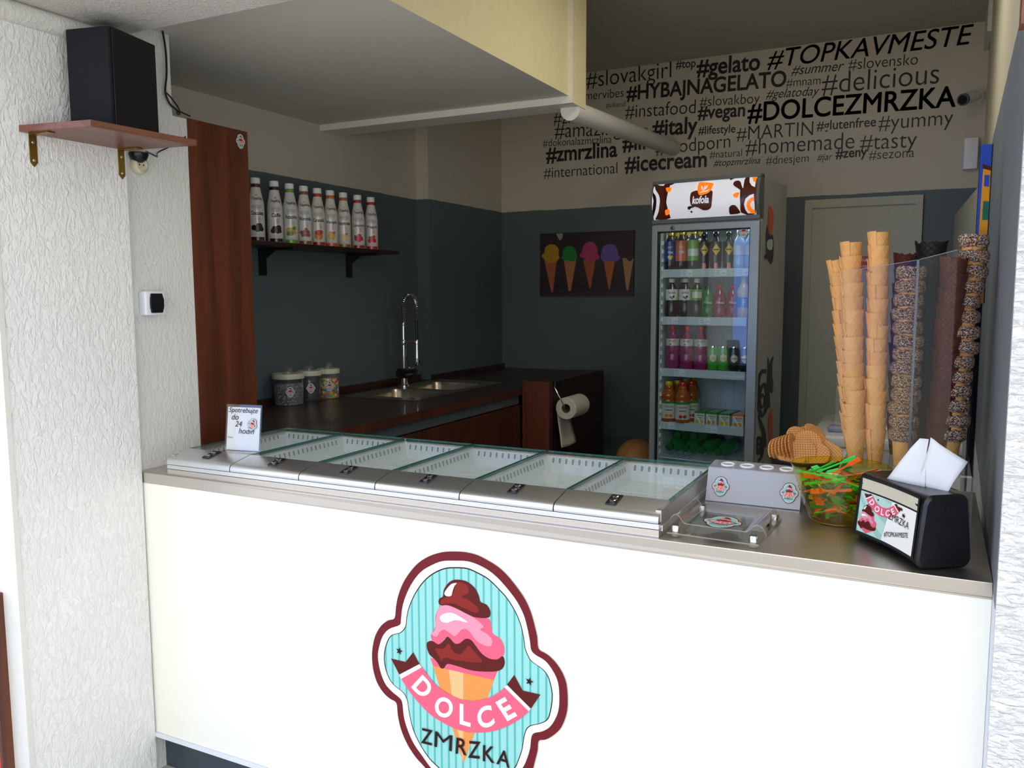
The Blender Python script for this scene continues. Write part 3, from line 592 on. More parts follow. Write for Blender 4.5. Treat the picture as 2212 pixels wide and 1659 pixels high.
lb = lab(.024, .230, .024, .118, M['lwhite'], .0012)
# u runs from the left edge (y = .230) to the right as seen from the front
def lf(off):
    f = lambda u, v: (ndx(.230-u, .024+v)-off, .230-u, .024+v)
    f.step = .012; return f
f1 = lf(.0022); lb.flat([(0, 0), (.085, 0), (.11, .093), (0, .093)], M['ltealg'], f1)
cxm = min(p[0] for p in LOGO['choc'])
for i_, (k, m, sm) in enumerate([('cone', 'pinkd', 0), ('pinkd', 'pinkd', 1), ('choc', 'choc', 1), ('pinkl', 'pinkl', 1), ('choctop', 'choc', 1), ('hl1', 'lwhite', 1), ('hl2', 'lwhite', 1)]):
    p = smooth_poly(LOGO[k], 3) if sm else LOGO[k]
    lb.flat([(.003+(x-cxm)*.000262, max(.0006, .066+(z-264)*.000225)) for x, z in p], M[m], lf(.0026+.0004*i_))
rb = LOGO['ribbon']; rp = smooth_poly(rb[:9], 4, False)+smooth_poly(rb[9:], 4, False)
mn = min(p[0] for p in rp); mx_ = max(p[0] for p in rp); tz = max(p[1] for p in rp); ks = .122/(mx_-mn)
def rpos(x, z): return (.020+(x-mn)*ks, .091+(z-tz)*ks*.80)
lb.flat([rpos(*p) for p in rp], M['pinkd'], lf(.003)); lb.flat([rpos(*p) for p in LOGO['rsl']], M['lwhite'], lf(.0035)); lb.flat([rpos(*p) for p in LOGO['rsr']], M['lwhite'], lf(.0035))
for k_ in ('tail', 'tailr'): lb.flat([(x, min(z, .0935)) for x, z in (rpos(*p) for p in LOGO[k_])], M['choc'], lf(.0027))
for ch_, (bl, br, tl) in GLYPHS['w']:
    vs, fs, x0, x1, y0, y1 = text_faces(ch_, .03); out = []
    for a, c in vs:
        s, t = (a-x0)/(x1-x0), (c-y0)/(y1-y0)
        out.append(lf(.0038)(*rpos(bl[0]+(br[0]-bl[0])*s+(tl[0]-bl[0])*t, bl[1]+(br[1]-bl[1])*s+(tl[1]-bl[1])*t)))
    lb.add(out, fs, M['lwhite'])
for x, z, r in ((.030, .064, .006), (.150, .086, .004), (.160, .0755, .006), (.062, .086, .003)): lb.flat(star(x, z, r), M['ldark'], lf(.003))
put_text(lb, 'ZMRZKA', M['lettering'], lf(.0033), .105, .0545, .080, h=.0150, rot=-.035)
put_text(lb, '#TOPKAVMESTE', M['lettering'], lf(.0033), .098, .012, .092, h=.0115, rot=.25, offset=.012)
lb.build('printed_front', nd)
lab(.024, .230, .122, .148, M['paper_g'], .0014).build('paper_window', nd)
b = MB(); pts = [(.064+.030*math.cos(a), .120+.085*math.sin(a)) for a in [2*PI*k/28 for k in range(28)]]
b.tube([(x, y, nH-.0075) for x, y in pts+pts[:2]], .0022, M['alu_grey'], 6).flat(pts, M['blackm'], lambda u, v: (u, v, nH-.0075))
b.flat([(.10, .03), (.112, .03), (.112, .055), (.10, .055)], M['alu_grey'], lambda u, v: (u, v, nH+.0006)); b.build('dispensing_slot', nd)
def napkin(name, label, pts, T, seed):
    rnd = random.Random(seed); b = MB(); n_ = 9; vs = []
    for i in range(n_):
        for j in range(n_):
            s, t = i/(n_-1), j/(n_-1)
            A = Vector(pts[0]).lerp(Vector(pts[1]), s); B = Vector(pts[3]).lerp(Vector(pts[2]), s); q = A.lerp(B, t)
            q += Vector((.004*math.sin(3*s+2*t+seed)+rnd.uniform(-.0006, .0006), .003*math.sin(4*t+seed), 0)); vs.append(q)
    fs = [(i*n_+j, (i+1)*n_+j, (i+1)*n_+j+1, i*n_+j+1) for i in range(n_-1) for j in range(n_-1)]
    b.add(vs, fs, M['paper'], smooth=True); o = b.build(name); o.matrix_world = T
    sl = o.modifiers.new('paper', 'SOLIDIFY'); sl.thickness = .0012
    return tag(o, label, 'napkin', 'napkins pulled from the dispenser')
napkin('paper_napkin', 'white napkin standing up out of the black dispenser, in front of the other', [(.070, .115, .152), (.098, .042, .150), (.137, .044, .219), (.085, .098, .264)], ND, 1)
napkin('paper_napkin', 'white napkin behind the first, leaning left over the dispenser', [(.048, .188, .153), (.074, .10, .152), (.090, .104, .258), (.080, .128, .256)], ND, 5)

# faceted yellow bowl of ice cream spoons
yb = thing('spoon_bowl', 'translucent yellow faceted bowl full of green and orange spoons', 'bowl', (2.103, .365, ZT))
def bowl_r(z): return .070+.050*(z/.142)**.85
b = MB(); zs = [.003, .03, .058, .086, .114, .142]; seg = 20; vs = []; fs = []
for i, z in enumerate(zs):
    for k in range(seg):
        a = 2*PI*(k+(.5 if i % 2 else 0))/seg; vs.append((bowl_r(z)*math.cos(a), bowl_r(z)*math.sin(a), z))
for i in range(len(zs)-1):
    for k in range(seg):
        a, b0, c0, d0 = i*seg+k, i*seg+(k+1) % seg, (i+1)*seg+k, (i+1)*seg+(k+1) % seg
        fs += ([(a, b0, c0), (b0, d0, c0)] if i % 2 == 0 else [(a, b0, d0), (a, d0, c0)])
b.add(vs, fs, M['ybowl']).build('bowl', yb)
MB().lathe([(0, 0), (.066, 0), (.070, .003), (.068, .005), (0, .004)], M['ybowl'], 40).tube([(.0695*math.cos(a), .0695*math.sin(a), .004) for a in [2*PI*k/40 for k in range(42)]], .0022, M['ybowl'], 8).build('base', yb)
MB().tube([(bowl_r(.142)*math.cos(a), bowl_r(.142)*math.sin(a), .142) for a in [2*PI*k/48 for k in range(50)]], .0013, M['ybowl'], 8).build('rim', yb)
M['sp_g'] = mat('green_spoon_plastic', (62, 226, 92), .2, coat=.5); M['sp_o'] = mat('orange_spoon_plastic', (252, 104, 26), .2, coat=.5); M['sp_d'] = mat('dark_green_spoon_plastic', (24, 150, 74), .2, coat=.5)
def spoon_mesh(m):
    b = MB(); w = [(-.05, .0042), (-.046, .0052), (-.01, .0036), (.012, .0034), (.020, .0095), (.045, .0095), (.048, .0085)]
    for zz in (0,):
        vs = []; 
        for x, hw in w:
            d = -.003 if .015 < x < .047 else 0
            vs += [(x, -hw, 0), (x, -hw*.5, d), (x, hw*.5, d), (x, hw, 0), (x, hw, -.0012), (x, -hw, -.0012)]
        fs = []
        for i in range(len(w)-1):
            for k in range(6): fs.append((i*6+k, i*6+(k+1) % 6, (i+1)*6+(k+1) % 6, (i+1)*6+k))
        fs += [(5, 4, 3, 2, 1, 0), tuple(len(w)*6-6+k for k in range(6))]
        b.add(vs, fs, m)
    return b.build('ice_cream_spoon')
sp = [spoon_mesh(M[k]) for k in ('sp_g', 'sp_o', 'sp_d')]
names3 = ['bright green plastic ice cream spoon in the yellow bowl', 'orange plastic ice cream spoon in the yellow bowl', 'dark green plastic ice cream spoon in the yellow bowl']
rnd = random.Random(11); used = [False]*3
for i in range(110):
    z = .012+.100*(i/110); R = bowl_r(z)-.012
    a = rnd.uniform(0, 2*PI); r = R*math.sqrt(rnd.random()); c = rnd.choice((0, 0, 1, 1, 1, 2))
    yaw = rnd.uniform(0, 2*PI); tilt = rnd.uniform(-.35, .35)
    # shift towards the middle until both tips are inside the glass
    for _ in range(12):
        tips = [Vector((r*math.cos(a)+s*.049*math.cos(yaw), r*math.sin(a)+s*.049*math.sin(yaw))) for s in (-1, 1)]
        if max(t.length for t in tips) < bowl_r(max(.006, z-.049*abs(math.sin(tilt))))-.006: break
        r *= .85
    tp_ = z+.012*(1-(r/R)**2)
    tp_ = max(tp_, .010+.050*abs(math.sin(tilt)))
    o = sp[c] if not used[c] else sp[c].copy()
    if used[c]: COL.objects.link(o)
    used[c] = True
    o.matrix_world = TR(2.103, .365, ZT) @ TR(r*math.cos(a), r*math.sin(a), tp_, rz=yaw) @ TR(ry=tilt, rx=rnd.uniform(-.9, .9))
    tag(o, names3[c], 'spoon', ['bright green spoons in the yellow bowl', 'orange spoons in the yellow bowl', 'dark green spoons in the yellow bowl'][c])
for c, yaw, tilt, x, y, z in ((1, .35, -.55, .005, -.012, .138), (0, .15, -.45, -.012, .03, .139), (0, 2.6, .5, -.050, -.005, .132), (0, .1, .12, -.052, -.045, .124), (1, 2.9, .3, .05, -.01, .128)):
    o = sp[c].copy(); COL.objects.link(o); o.matrix_world = TR(2.103+x, .365+y, ZT+z, rz=yaw) @ TR(ry=tilt, rx=.3)
    tag(o, names3[c], 'spoon', ['bright green spoons in the yellow bowl', 'orange spoons in the yellow bowl'][c])

# black bowl of round wafers
M['wafer'] = mat('wafer', (222, 160, 92), .7, vary=.10, scale=60)
def wafer_mat():
    m, n, l, p = nodes('ridged_wafer'); p.inputs['Roughness'].default_value = .65
    tc = N(n, 'ShaderNodeTexCoord'); w1 = N(n, 'ShaderNodeTexWave', i_Scale=46.0, bands_direction='X'); w2 = N(n, 'ShaderNodeTexWave', i_Scale=46.0, bands_direction='Y')
    l.new(tc.outputs['Object'], w1.inputs['Vector']); l.new(tc.outputs['Object'], w2.inputs['Vector'])
    mx = N(n, 'ShaderNodeMath', operation='MAXIMUM'); l.new(w1.outputs[1], mx.inputs[0]); l.new(w2.outputs[1], mx.inputs[1])
    c = N(n, 'ShaderNodeMix', data_type='RGBA'); c.inputs[6].default_value = lin((170, 104, 46)); c.inputs[7].default_value = lin((226, 164, 96)); l.new(mx.outputs[0], c.inputs[0]); l.new(c.outputs[2], p.inputs['Base Color'])
    b = N(n, 'ShaderNodeBump', i_Strength=.8, i_Distance=.001); l.new(mx.outputs[0], b.inputs['Height']); l.new(b.outputs[0], p.inputs['Normal']); return m
M['wafer_r'] = wafer_mat()
wb = thing('wafer_bowl', 'black bowl heaped with round ridged wafers behind the yellow bowl', 'bowl', (1.985, .60, ZT))
MB().lathe([(0, 0), (.055, 0), (.058, .004), (.078, .05), (.098, .105), (.101, .112), (.098, .113), (.093, .105), (.073, .05), (.058, .008), (0, .007)], M['black'], 40, cap=False).build('bowl', wb)
MB().tube([(0.0995*math.cos(a), 0.0995*math.sin(a), .112) for a in [2*PI*k/48 for k in range(50)]], .0022, M['black'], 8).build('rim', wb)
wm = MB().lathe([(0, -.0016), (.036, -.0016), (.0375, 0), (.036, .0016), (0, .0016)], M['wafer_r'], 36).build('round_wafer')
wl = []
rnd = random.Random(4)
for i in range(7): wl.append((-.085+.009*i, -.02-.004*i, .125+.004*i, 1.35, 0, 1.15+.05*i))          # a leaning row on the left
for k in range(6): wl.append((-.035+.012*k, .0+.01*k, .135+.008*k, 1.0-.05*k, .1, .75+.06*k))
wl += [(.0, -.042, .134, 1.15, 0, .30), (.012, -.012, .158, .95, 0, .35), (-.02, .0, .165, 1.0, 0, .7), (.038, -.03, .128, .8, .4, -.3), (.055, .0, .130, .9, .5, -.5), (.03, .03, .15, .8, .2, .2), (.075, -.012, .122, .85, .5, -.7), (-.03, -.055, .118, .55, -.3, .6), (.0, .05, .14, .7, 0, .3), (.05, .045, .125, .5, .2, .2)]
for i, (x, y, z, rx, ry, rz) in enumerate(wl):
    o = wm if i == 0 else wm.copy()
    if i: COL.objects.link(o)
    o.matrix_world = TR(1.985+x*.9, .60+y*.9, ZT+z, rx=rx, ry=ry, rz=rz)
    tag(o, 'round ridged wafer in the leaning row at the left of the black bowl' if i < 7 else 'round ridged wafer heaped in the middle or right of the black bowl', 'wafer', 'wafers leaning on the left of the black bowl' if i < 7 else 'wafers heaped in the black bowl')

# ---------------------------------------------------------------- ice cream cones in tall nested stacks
M['waf1'] = waffle('pale_waffle', (226, 156, 86), (242, 184, 112), 8, 200, .0007)
M['waf_r'] = waffle('brown_waffle', (84, 36, 22), (104, 48, 30), 14, 420, .001)
M['waf_b'] = waffle('black_waffle', (20, 21, 22), (28, 28, 27), 14, 380, .001)
M['spr1'] = sprinkles('nut_sprinkles', ['2e1f1a', 'd8b48a', '2e1f1a', 'c99c6c', 'e6d0ac', '3a2620', 'b98a5c', '6a4632'], 560)
M['spr2'] = sprinkles('colour_sprinkles', ['3a2018', 'e8e4e0', 'b03030', '4a2a22', 'd8d4d0', 'e0b840', '5a2a2a', 'c06a50', '56303a', 'e9e0d8', '7a8a60', '3a2018'], 520)
def cone_obj(rt, rb, h, m, ragged=0, spiral=.0022, seam=.010, seed=0):
    rnd = random.Random(seed); b = MB(); seg = 36; zs = [0, .12, .3, .5, .7, .86, 1.0]; vs = []; fs = []
    rag = [rnd.uniform(-ragged, ragged) for _ in range(seg)]
    for wall in (0, 1):
        for i, t in enumerate(zs):
            for k in range(seg+1):
                u = k/seg; a = 2*PI*u; r = rb+(rt-rb)*t+spiral*(u-.5)-(.0022 if wall else 0)
                z = h*t+(seam*(u-.5)*.35 if i == len(zs)-1 else 0)+(rag[k % seg] if i == len(zs)-1 else 0)
                vs.append((r*math.cos(a), r*math.sin(a), max(z, .002 if wall else 0)))
    n = seg+1; L = len(zs)
    for wall in (0, 1):
        o = wall*L*n
        for i in range(L-1):
            for k in range(seg): fs.append((o+i*n+k, o+i*n+k+1, o+(i+1)*n+k+1, o+(i+1)*n+k))
    for k in range(seg): fs.append(((L-1)*n+k, (L-1)*n+k+1, L*n+(L-1)*n+k+1, L*n+(L-1)*n+k))
    fs.append(list(range(seg)));
    for wall in (0,):
        for i in range(L-1): fs.append((i*n, (i+1)*n, L*n+(i+1)*n, L*n+i*n)); fs.append((i*n+seg, (i+1)*n+seg, L*n+(i+1)*n+seg, L*n+i*n+seg))
    b.add(vs, fs, m, smooth=True); return b
ORD = ['bottom', 'second', 'third', 'fourth', 'fifth', 'sixth', 'seventh', 'eighth', 'ninth', 'tenth', 'eleventh', 'twelfth', 'thirteenth', 'fourteenth', 'fifteenth', 'sixteenth']
def stack(proto, base, top, n, h, kind, where, group, seed, wob=.03):
    rnd = random.Random(seed); A = Vector(far(base)); B = Vector(far(top)); h *= KS; D = (B-A); L = D.length; ax = D.normalized(); pitch = (L-h)/(n-1)
    q = Vector((0, 0, 1)).rotation_difference(ax).to_matrix().to_4x4()
    for i in range(n):
        pos = A+ax*(pitch*i)+Vector((rnd.uniform(-1, 1), rnd.uniform(-1, 1), 0))*.0012*(i > 0)
        o = copy_tree(proto); o.matrix_world = Matrix.Translation(pos) @ q @ TR(rx=rnd.uniform(-wob, wob)*(i > 0), ry=rnd.uniform(-wob, wob)*(i > 0)) @ TR(rz=rnd.uniform(-PI, PI)*.35+3.6) @ Matrix.Scale(KS, 4)
        lab_ = 'topmost' if i == n-1 else ('bottom' if i == 0 else ORD[i]+' from bottom')
        tag(o, f'{kind}, {lab_} in the {where}', 'ice cream cone', group)
def drop(o):
    for c in list(o.children): bpy.data.objects.remove(c)
    bpy.data.objects.remove(o)
KS = 1.055
def far(p):   # the whole cone display stands a little further back
    return tuple(Vector((2.299, -1.8832, 1.63))+(Vector(p)-Vector((2.299, -1.8832, 1.63)))*KS)
ZB = 1.193
p1 = cone_obj(.0268, .0170, .088, M['waf1']).build('waffle_cone')
stack(p1, (2.132, .44, ZB), (2.099, .44, 1.757), 15, .088, 'plain waffle cone', 'left front stack', 'left stack of plain waffle cones', 1)
stack(p1, (2.177, .45, ZB), (2.163, .45, 1.781), 16, .088, 'plain waffle cone', 'tallest plain stack', 'right stack of plain waffle cones', 2)
stack(p1, (2.122, .53, ZB), (2.062, .53, 1.718), 14, .088, 'plain waffle cone', 'half hidden leftmost stack', 'rear stack of plain waffle cones', 3)
drop(p1)
def dipped(m):
    t = thing('sprinkle_cone', 'sprinkle-dipped waffle cone', 'ice cream cone')
    cone_obj(.0268, .019, .092, M['waf1']).build('waffle_cone_body', t)
    b = MB(); rnd = random.Random(3); seg = 44; prof = [(.0240, .067), (.0285, .0655), (.0330, .069), (.0346, .077), (.0340, .087), (.0315, .0935), (.027, .096), (.0238, .090)]
    vs = []; fs = []; n = len(prof)
    for k in range(seg):
        a = 2*PI*k/seg
        for i, (r, z) in enumerate(prof): j = 0 if i in (0, n-1) else 1; vs.append(((r+j*rnd.uniform(-.0012, .0016))*math.cos(a), (r+j*rnd.uniform(-.0012, .0016))*math.sin(a), z+j*rnd.uniform(-.0018, .0018)))
    for k in range(seg):
        for i in range(n-1): fs.append((k*n+i, ((k+1) % seg)*n+i, ((k+1) % seg)*n+i+1, k*n+i+1))
    b.add(vs, fs, m, smooth=True).build('sprinkle_coating', t); return t
p2 = dipped(M['spr1']); stack(p2, (2.239, .44, ZB), (2.241, .44, 1.692), 13, .094, 'cone dipped in chopped nuts', 'upright stack', 'stack of nut-dipped cones', 4, .05); drop(p2)
p3 = dipped(M['spr2']); stack(p3, (2.345, .5, ZB), (2.379, .5, 1.768), 14, .094, 'cone dipped in coloured sprinkles', 'leaning stack at right', 'leaning stack of sprinkle-dipped cones', 5, .05); drop(p3)
p4 = cone_obj(.0385, .022, .10, M['waf_b'], ragged=.004, seed=2).build('black_waffle_cone'); stack(p4, (2.285, .55, ZB), (2.283, .55, 1.758), 14, .10, 'black ragged-edged waffle cone', 'wide dark stack', 'stack of black waffle cones', 6, .02); drop(p4)
p5 = cone_obj(.032, .020, .10, M['waf_r'], ragged=.0035, seed=3).build('brown_waffle_cone')
stack(p5, (2.226, .60, ZB), (2.224, .60, 1.732), 12, .10, 'brown ragged-edged waffle cone', 'stack behind the nut-dipped cones', 'rear stack of brown waffle cones', 7, .02)
stack(p5, (2.318, .50, ZB), (2.338, .47, 1.715), 12, .10, 'brown ragged-edged waffle cone', 'stack beside the leaning sprinkle cones', 'right stack of brown waffle cones', 8, .02)
drop(p5)
# clear stand with screens carrying the cones
cs = thing('cone_stand', 'clear acrylic cone stand with tall screens at the right of the counter', 'stand', (0, 0, 0))
ZP = far((0, .44, ZB))[2]
MB().box((2.088, .50, ZP-.006), (2.405, .80, ZP-.0005), M['acrylic']).build('shelf_plate', cs)
MB().box((2.088, .79, ZT), (2.405, .794, ZP-.006), M['acrylic']).box((2.088, .51, ZT), (2.092, .79, ZP-.006), M['acrylic']).box((2.401, .51, ZT), (2.405, .79, ZP-.006), M['acrylic']).build('support', cs)
def pane(a, b, za, zb_, name, th=.004):
    a = Vector(far((a[0], a[1], za))); b = Vector(far((b[0], b[1], zb_))); za, zb_ = a.z, b.z; a = a.xy; b = b.xy; d = (b-a).normalized(); nn = Vector((-d.y, d.x))*th; q = MB()
    pts = [a, b, b+nn, a+nn]; z1 = [za, zb_, zb_, za]
    q.add([(p.x, p.y, ZT) for p in pts]+[(p.x, p.y, z) for p, z in zip(pts, z1)], [(3, 2, 1, 0), (0, 1, 5, 4), (1, 2, 6, 5), (2, 3, 7, 6), (3, 0, 4, 7)], M['pane'])
    o = q.build(name, cs)
    e = MB().add([(p.x, p.y, z) for p, z in zip(pts, z1)]+[(p.x, p.y, z+.0012) for p, z in zip(pts, z1)], [(0, 1, 5, 4), (1, 2, 6, 5), (2, 3, 7, 6), (3, 0, 4, 7), (4, 5, 6, 7)], M['acrylic_e']); e.build('polished_edge', o)
pane((2.083, .385), (2.256, .345), 1.680, 1.706, 'left_screen'); pane((2.260, .344), (2.338, .315), 1.707, 1.726, 'right_screen'); pane((2.340, .318), (2.411, .43), 1.726, 1.703, 'side_screen')
jx = far((2.258, .346, 1.707)); MB().box((jx[0]-.003, jx[1]-.004, ZT), (jx[0]+.003, jx[1]+.004, jx[2]), M['alu_grey']).build('corner_joint', cs)

# ---------------------------------------------------------------- drinks fridge (local x along the front, y into the fridge)
FA = Vector((.972, 2.384, .18)); FYAW = math.atan2(-.0722, .5553); FWd, FD, FH = .56, .435, 2.005
M['fr_body'] = mat('fridge_side_print', (172, 170, 160), .4); M['fr_frame'] = mat('fridge_door_frame', (150, 158, 152), .35, .3)
M['fr_in'] = mat('fridge_liner', (214, 226, 228), .4); M['fr_trim'] = mat('fridge_header_trim', (92, 98, 96), .4)
M['hd_w'] = mat('backlit_white', (214, 216, 224), .25, emit=.20, vary=.01); M['hd_b'] = mat('backlit_brown', (70, 28, 14), .25, emit=.12); M['hd_k'] = mat('backlit_black', (22, 12, 10), .25, emit=.05); M['hd_o'] = mat('backlit_orange', (246, 116, 22), .25, emit=.34)
M['swirl'] = mat('swirl_print', (50, 48, 46), .4); M['orange'] = mat('orange_print', (214, 92, 34), .4); M['strip'] = mat('price_strip', (196, 206, 206), .3)
fr = thing('drinks_fridge', 'tall glass-door drinks fridge with a lit brown, white and orange header against the back wall', 'fridge', FA, FYAW)
b = MB(); t = .03
b.box((0, .035, 0), (t, FD, FH), M['fr_body']).box((FWd-t, .035, 0), (FWd, FD, FH), M['fr_body']).box((t, FD-.02, 0), (FWd-t, FD, FH), M['fr_body']).box((t, .035, FH-.03), (FWd-t, FD-.02, FH), M['fr_body'])
b.box((t, .035, 1.79), (FWd-t, FD-.02, 1.82), M['fr_body']).box((t, .035, .0), (FWd-t, FD-.02, .42), M['fr_body']).box((0, .0, .02), (FWd, .035, .36), M['fr_trim']); b.build('cabinet_body', fr, bevel=.003)
b = MB(); b.box((t, .04, .42), (t+.006, FD-.02, 1.79), M['fr_in']).box((FWd-t-.006, .04, .42), (FWd-t, FD-.02, 1.79), M['fr_in']).box((t, FD-.03, .42), (FWd-t, FD-.02, 1.79), M['fr_in']).box((t, .04, 1.78), (FWd-t, FD-.02, 1.79), M['fr_in']).box((t, .04, .42), (FWd-t, FD-.02, .43), M['fr_in'])
for k in range(6): b.box((.09+k*.075, FD-.0315, .43), (.092+k*.075, FD-.03, 1.78), M['strip'])
b.build('liner', fr)
b = MB(); 
for k in range(26): b.box((t+.006, .05, .60+k*.044), (t+.0115, .068, .62+k*.044), M['lwhite'])
b.build('shelf_rail', fr)
# door
b = MB(); b.box((0, 0, .38), (.028, .034, 1.797), M['fr_frame']).box((FWd-.044, 0, .38), (FWd, .034, 1.797), M['fr_frame']).box((.028, 0, 1.765), (FWd-.044, .034, 1.797), M['fr_frame']).box((.028, 0, .38), (FWd-.044, .034, .44), M['fr_frame'])
dr = b.build('door_frame', fr, bevel=.002)
b = MB(); b.box((.028, .008, .44), (.034, .03, 1.765), M['rubber']).box((FWd-.05, .008, .44), (FWd-.044, .03, 1.765), M['rubber']).box((.034, .008, 1.759), (FWd-.05, .03, 1.765), M['rubber']).box((.034, .008, .44), (FWd-.05, .03, .446), M['rubber']); b.build('gasket', dr)
MB().box((.034, .012, .446), (FWd-.05, .016, 1.759), M['door_glass']).build('glass_pane', dr)
MB().lathe([(0, 0), (.011, 0), (.011, .004), (.008, .006), (0, .006)], M['alu_grey'], 18, TR(.115, 0, 1.781, rx=PI/2)).lathe([(0, 0), (.003, 0), (0, .001)], M['rubber'], 10, TR(.115, -.0062, 1.781, rx=PI/2)).build('lock', dr)
# curved lit header
HEADER={'panel':[[-5,189],[542,184],[538,10],[-5,14]],'bl':[[-5,189],[3,190],[61,189],[118,188],[107,177],[76,172],[67,161],[71,133],[76,90],[75,55],[68,35],[75,18],[102,12],[-5,13]],'blw1':[[-4,169],[23,155],[45,127],[52,99],[48,71],[40,43],[19,14],[-5,13]],'blk':[[-4,154],[11,145],[27,125],[33,100],[30,68],[19,41],[0,22],[-5,21]],'blw2':[[-3,132],[10,123],[17,101],[13,77],[-6,56]],'blo':[[-4,109],[4,98],[3,84],[-6,71]],'wt':[[19,187],[72,187],[61,175],[42,178]],'o1':[[78,163],[107,162],[108,147],[100,139],[88,142]],'o2':[[80,51],[101,53],[103,40],[96,30],[79,26]],'o3':[[443,111],[465,112],[462,99],[456,88],[442,91],[435,100]],'br':[[455,171],[468,159],[475,137],[486,133],[488,151],[487,183],[542,184],[540,10],[478,14],[468,29],[472,69],[478,98],[476,115],[462,129],[437,146],[430,158],[436,169]],'bro1':[[506,183],[542,183],[540,132],[523,141],[510,159]],'bro1o':[[519,183],[542,183],[541,155],[529,161]],'bro2':[[537,101],[517,96],[497,81],[488,55],[492,31],[502,13],[538,10]],'bro2o':[[538,88],[521,82],[504,67],[500,47],[505,27],[520,11],[538,10]],'bro2w':[[538,68],[525,62],[518,50],[526,33],[538,29]],'bl2':[[412,32],[415,46],[429,55],[446,52],[457,37],[465,16],[419,12],[412,19]],'bt':[[408,185],[433,185],[412,176]],'leaf':[[253,175],[270,178],[302,173],[330,166],[328,152],[319,129],[300,117],[271,112],[260,118],[251,144]],'pot':[[221,129],[241,136],[260,137],[325,132],[331,105],[329,78],[323,51],[305,39],[280,40],[258,52],[239,58],[228,55],[217,78],[216,109]],'dr':[[228,55],[221,62],[210,62],[201,57],[203,48],[212,46],[219,52]],'dot':[[219,40],[225,35],[220,30],[214,35]],'lf1':[[271,124],[265,124],[281,132],[296,133],[316,139],[303,129],[285,127]],'lf2':[[281,132],[270,150],[271,158],[279,149]],'lf3':[[283,132],[286,155],[290,162],[292,148]],'lf4':[[287,133],[295,156],[304,163],[301,149]]}
def hmap(off):
    def f(u, v): return (u/1000, .012-.034*(1-((v-97)/97)**2*.95)-off, v/1000+1.82)
    return f
def drape(mb, poly, m, off):
    bm = bmesh.new(); vs = [bm.verts.new((p[0], 0, p[1])) for p in poly]; bm.faces.new(vs)
    bmesh.ops.triangulate(bm, faces=bm.faces[:])
    for z in range(0, 200, 8): bmesh.ops.bisect_plane(bm, geom=bm.verts[:]+bm.edges[:]+bm.faces[:], plane_co=(0, 0, z), plane_no=(0, 0, 1))
    bm.verts.index_update(); f = hmap(off)
    mb.add([f(min(556, max(4, v.co.x)), min(188, max(6, v.co.z))) for v in bm.verts], [[v.index for v in q.verts] for q in bm.faces], m, smooth=True); bm.free()
b = MB(); prf = [(hmap(0)(0, v)[1]+.001, v/1000+1.82) for v in range(-6, 197, 12)]
side = prf+[(.06, 2.016), (.06, 1.812)]
b.prism(side, 0, .012, M['fr_trim'], 'x').prism(side, FWd-.022, FWd, M['fr_trim'], 'x'); b.box((0, .0, 2.004), (FWd, .06, 2.02), M['fr_trim']).box((0, .0, 1.806), (FWd, .06, 1.824), M['fr_trim'])
b.build('header_housing', fr)
b = MB(); i = 0
drape(b, [(8, 6), (542, 6), (542, 188), (8, 188)], M['hd_w'], 0)
order = [('bl', 'hd_b', 3), ('blw1', 'hd_w', 3), ('blk', 'hd_k', 3), ('blw2', 'hd_w', 3), ('blo', 'hd_o', 1), ('wt', 'hd_w', 1), ('o1', 'hd_o', 3), ('o2', 'hd_o', 3), ('o3', 'hd_o', 3), ('br', 'hd_b', 3), ('bro1', 'hd_w', 1), ('bro1o', 'hd_o', 1), ('bro2', 'hd_w', 1), ('bro2o', 'hd_o', 1), ('bro2w', 'hd_w', 3), ('bl2', 'hd_b', 3), ('bt', 'hd_k', 1), ('dr', 'hd_k', 3), ('pot', 'hd_b', 3), ('dot', 'hd_k', 3), ('leaf', 'hd_o', 3), ('lf1', 'hd_w', 3), ('lf2', 'hd_w', 3), ('lf3', 'hd_w', 1), ('lf4', 'hd_w', 1)]
for k, m, s in order:
    i += 1; p = [(min(541, max(9, u)), min(187, max(7, v))) for u, v in HEADER[k]]
    drape(b, smooth_poly(p, s) if s > 1 else p, M[m], .0002+.00025*i)
put_text(b, 'kofola', M['hd_w'], hmap(.0080), 228, 73, 86, h=38, shear=.12, offset=.03)
b.build('lit_panel', fr)
# printed side
SIDE={'sp1':[[106,1105],[112,1124],[152,1101],[140,1063],[94,1068],[68,1109],[86,1155],[146,1169],[190,1111],[173,1040],[114,1018],[56,1073],[37,1127],[45,1197],[94,1240],[171,1234]],'sp2':[[74,869],[80,883],[105,865],[92,833],[54,844],[35,890],[63,909],[125,886],[132,812],[73,792]],'stem1':[[188,1305],[202,1232],[201,1159],[228,1043]],'stem2':[[53,1025],[102,976],[153,921],[176,844]],'top':[[275,1304],[238,1268],[228,1205],[251,1139],[284,1126]],'mid':[[255,1257],[244,1209],[274,1152]],'org':[[277,1028],[224,995],[222,936],[252,867],[281,817],[305,824]],'org2':[[250,897],[243,883],[260,876]],'slo':[[128,2054],[174,2048],[211,2013],[205,1965],[191,1929],[164,1912],[139,1937],[123,1986]],'slb':[[109,1965],[141,1920],[197,1923],[225,1872],[220,1803],[188,1774],[141,1793],[107,1803],[86,1792],[79,1812],[105,1826],[93,1900]],'slw':[[116,1884],[200,1895],[199,1847],[125,1847]]}
def smap(off): return lambda u, v: (FWd+off, .0+u/1000, v/1000-.18)
b = MB(); k = 0
